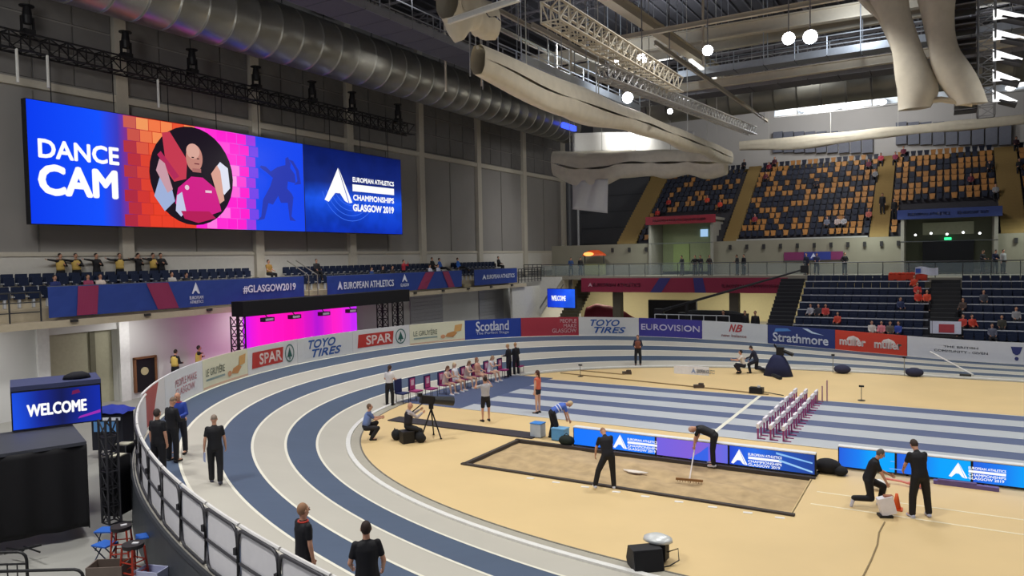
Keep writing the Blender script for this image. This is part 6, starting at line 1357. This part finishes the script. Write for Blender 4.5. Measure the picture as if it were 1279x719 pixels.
# black tube barriers bottom left
def tubebar(label, a, b, h=1.05):
    a, b = Vector(a), Vector(b); d = b-a; L = d.length; d.normalize(); root = empty('tube_barrier', a, label, 'barrier'); r = .15
    pts = [Vector((0, 0, 0))]+[Vector((0, 0, h-r))]+[d*(r-r*math.cos(q))+Vector((0, 0, h-r+r*math.sin(q))) for q in (.5, 1.0, 1.57)]+[d*(L-r)+Vector((0, 0, h))]+[d*(L-r+r*math.sin(q))+Vector((0, 0, h-r+r*math.cos(q))) for q in (.5, 1.0, 1.57)]+[d*L]
    MB().path(pts, .028, 7).build('frame', blk_, root, True); MB().tube((0, 0, .82), d*L+Vector((0, 0, .82)), .02, n=5).build('middle_bar', blk_, root); MB().tube((0, 0, .15), d*L+Vector((0, 0, .15)), .02, n=5).build('bottom_bar', blk_, root)
    n = int(L/.18)
    for k in range(1, n): MB().tube(d*(L*k/n)+Vector((0, 0, .15)), d*(L*k/n)+Vector((0, 0, .82)), .012, n=5).build('bar', blk_, root)
e0 = onz(33, 692, 1.0); dB = Vector((-1.0, -.62, 0)).normalized(); e1 = Vector((e0.x, e0.y, 0)); tubebar('black tube barrier with upright bars in the bottom left corner', e1+dB*2.2, e1)
e0 = onz(104, 714, 1.0); e1 = Vector((e0.x, e0.y, 0)); tubebar('second black tube barrier just showing at the bottom edge', e1+dB*2.0, e1)
# folded easel-like legs on the floor before the drape
tag(MB().tube(onz(5, 693)+Vector((0, 0, .03)), onz(52, 683)+Vector((0, 0, .05)), .025, n=5).tube(onz(30, 684)+Vector((0, 0, .03)), onz(50, 692)+Vector((0, 0, .05)), .02, n=5).tube(onz(8, 686)+Vector((0, 0, .03)), onz(30, 690)+Vector((0, 0, .05)), .02, n=5).build('folded_stand', blk_), 'folded black stand lying on the floor before the drape', 'stand')
# dark equipment between the platform and the barriers
q0 = PB+Vector((.22, .35))
truss('truss_leg', 'dark truss post at the corner of the draped platform', 'truss', (q0.x-.15, q0.y+.15, 0), (q0.x-.15, q0.y+.15, 2.6), .3, .03, mat('#37373c', .5, .3), .4)
p = onz(146, 520, 1.2); t = empty('covered_table', (p.x-.6, p.y+.2, 0), 'table under a royal blue cover behind the welcome monitor', 'table', .5); MB().box((0, 0, .62), (1.1, .7, 1.24)).build('under_frame', mat('#1a1c28'), t); MB().grid(lambda u, v: Vector((-.65+1.3*u, -.45+.9*v, 1.3+.22*math.sin(math.pi*u)**.5*math.sin(math.pi*v)**.5+.02*math.sin(u*17+v*11))), 16, 10).build('blue_cover', mat('#27379c', .8, noise=.08), t, True); MB().box((.1, -.47, 1.12), (.9, .03, .1)).build('white_band', mat('#d8dbe6'), t); MB().box((0, -.46, .85), (.8, .02, .35)).build('light_blue_front', mat('#5a8fc8'), t)
p = pq+U2*(wl2*.74)-nn*.5; tag(MB().loft([((p.x, p.y, SZ+1.26), .34, .22), ((p.x, p.y, SZ+1.36), .3, .2), ((p.x+.05, p.y, SZ+1.44), .14, .1)], U2, nn).build('black_cloth_heap', mat('#11111c', .8), None, True), 'black cloth heap lying on the shelf of the welcome monitor', 'cloth')
for k, (px, py, h_) in enumerate(((148, 640, 1.5), (158, 610, 1.3))):
    p = onz(px, py); t = empty('flight_case', p, 'black flight case standing by the platform corner, %s one' % ('nearer' if k == 0 else 'farther'), 'case', .4); MB().box((0, 0, h_/2), (.42, .5, h_)).build('body', mat('#1b1b20', .6), t)
    for a in (-1, 1):
        for b in (-1, 1): MB().box((a*.21, b*.25, h_/2), (.03, .03, h_)).build('edge_rail', mat('#6b6c70', .4, .5), t)
    MB().box((0, 0, h_+.015), (.4, .3, .03)).build('paper_label', mat('#c8c4b0'), t)

# ------------------------------------------------------------------ repeats that can be told apart by their place take an ordinal
groups = {}
for o in COL.objects:
    if o.parent is None and 'group' in o and 'label' in o: groups.setdefault((o['group'], o['label']), []).append(o)
def px_of(o):
    d = o.matrix_world.translation if o.location.length > 0 else sum((Vector(c) for c in o.bound_box), Vector())/8
    d = Vector(d)-Vector((0, 0, H)); z = d.dot(CF); return d.dot(CR)/z if z > .1 else 9
bpy.context.view_layer.update()
for (g_, l_), os_ in groups.items():
    if 1 < len(os_) <= 30 and g_ not in ('roof wires',) and len(l_.split()) <= 12:
        for k, o in enumerate(sorted(os_, key=px_of)): o['label'] = '%s, %s from the left' % (l_, ORD[k])
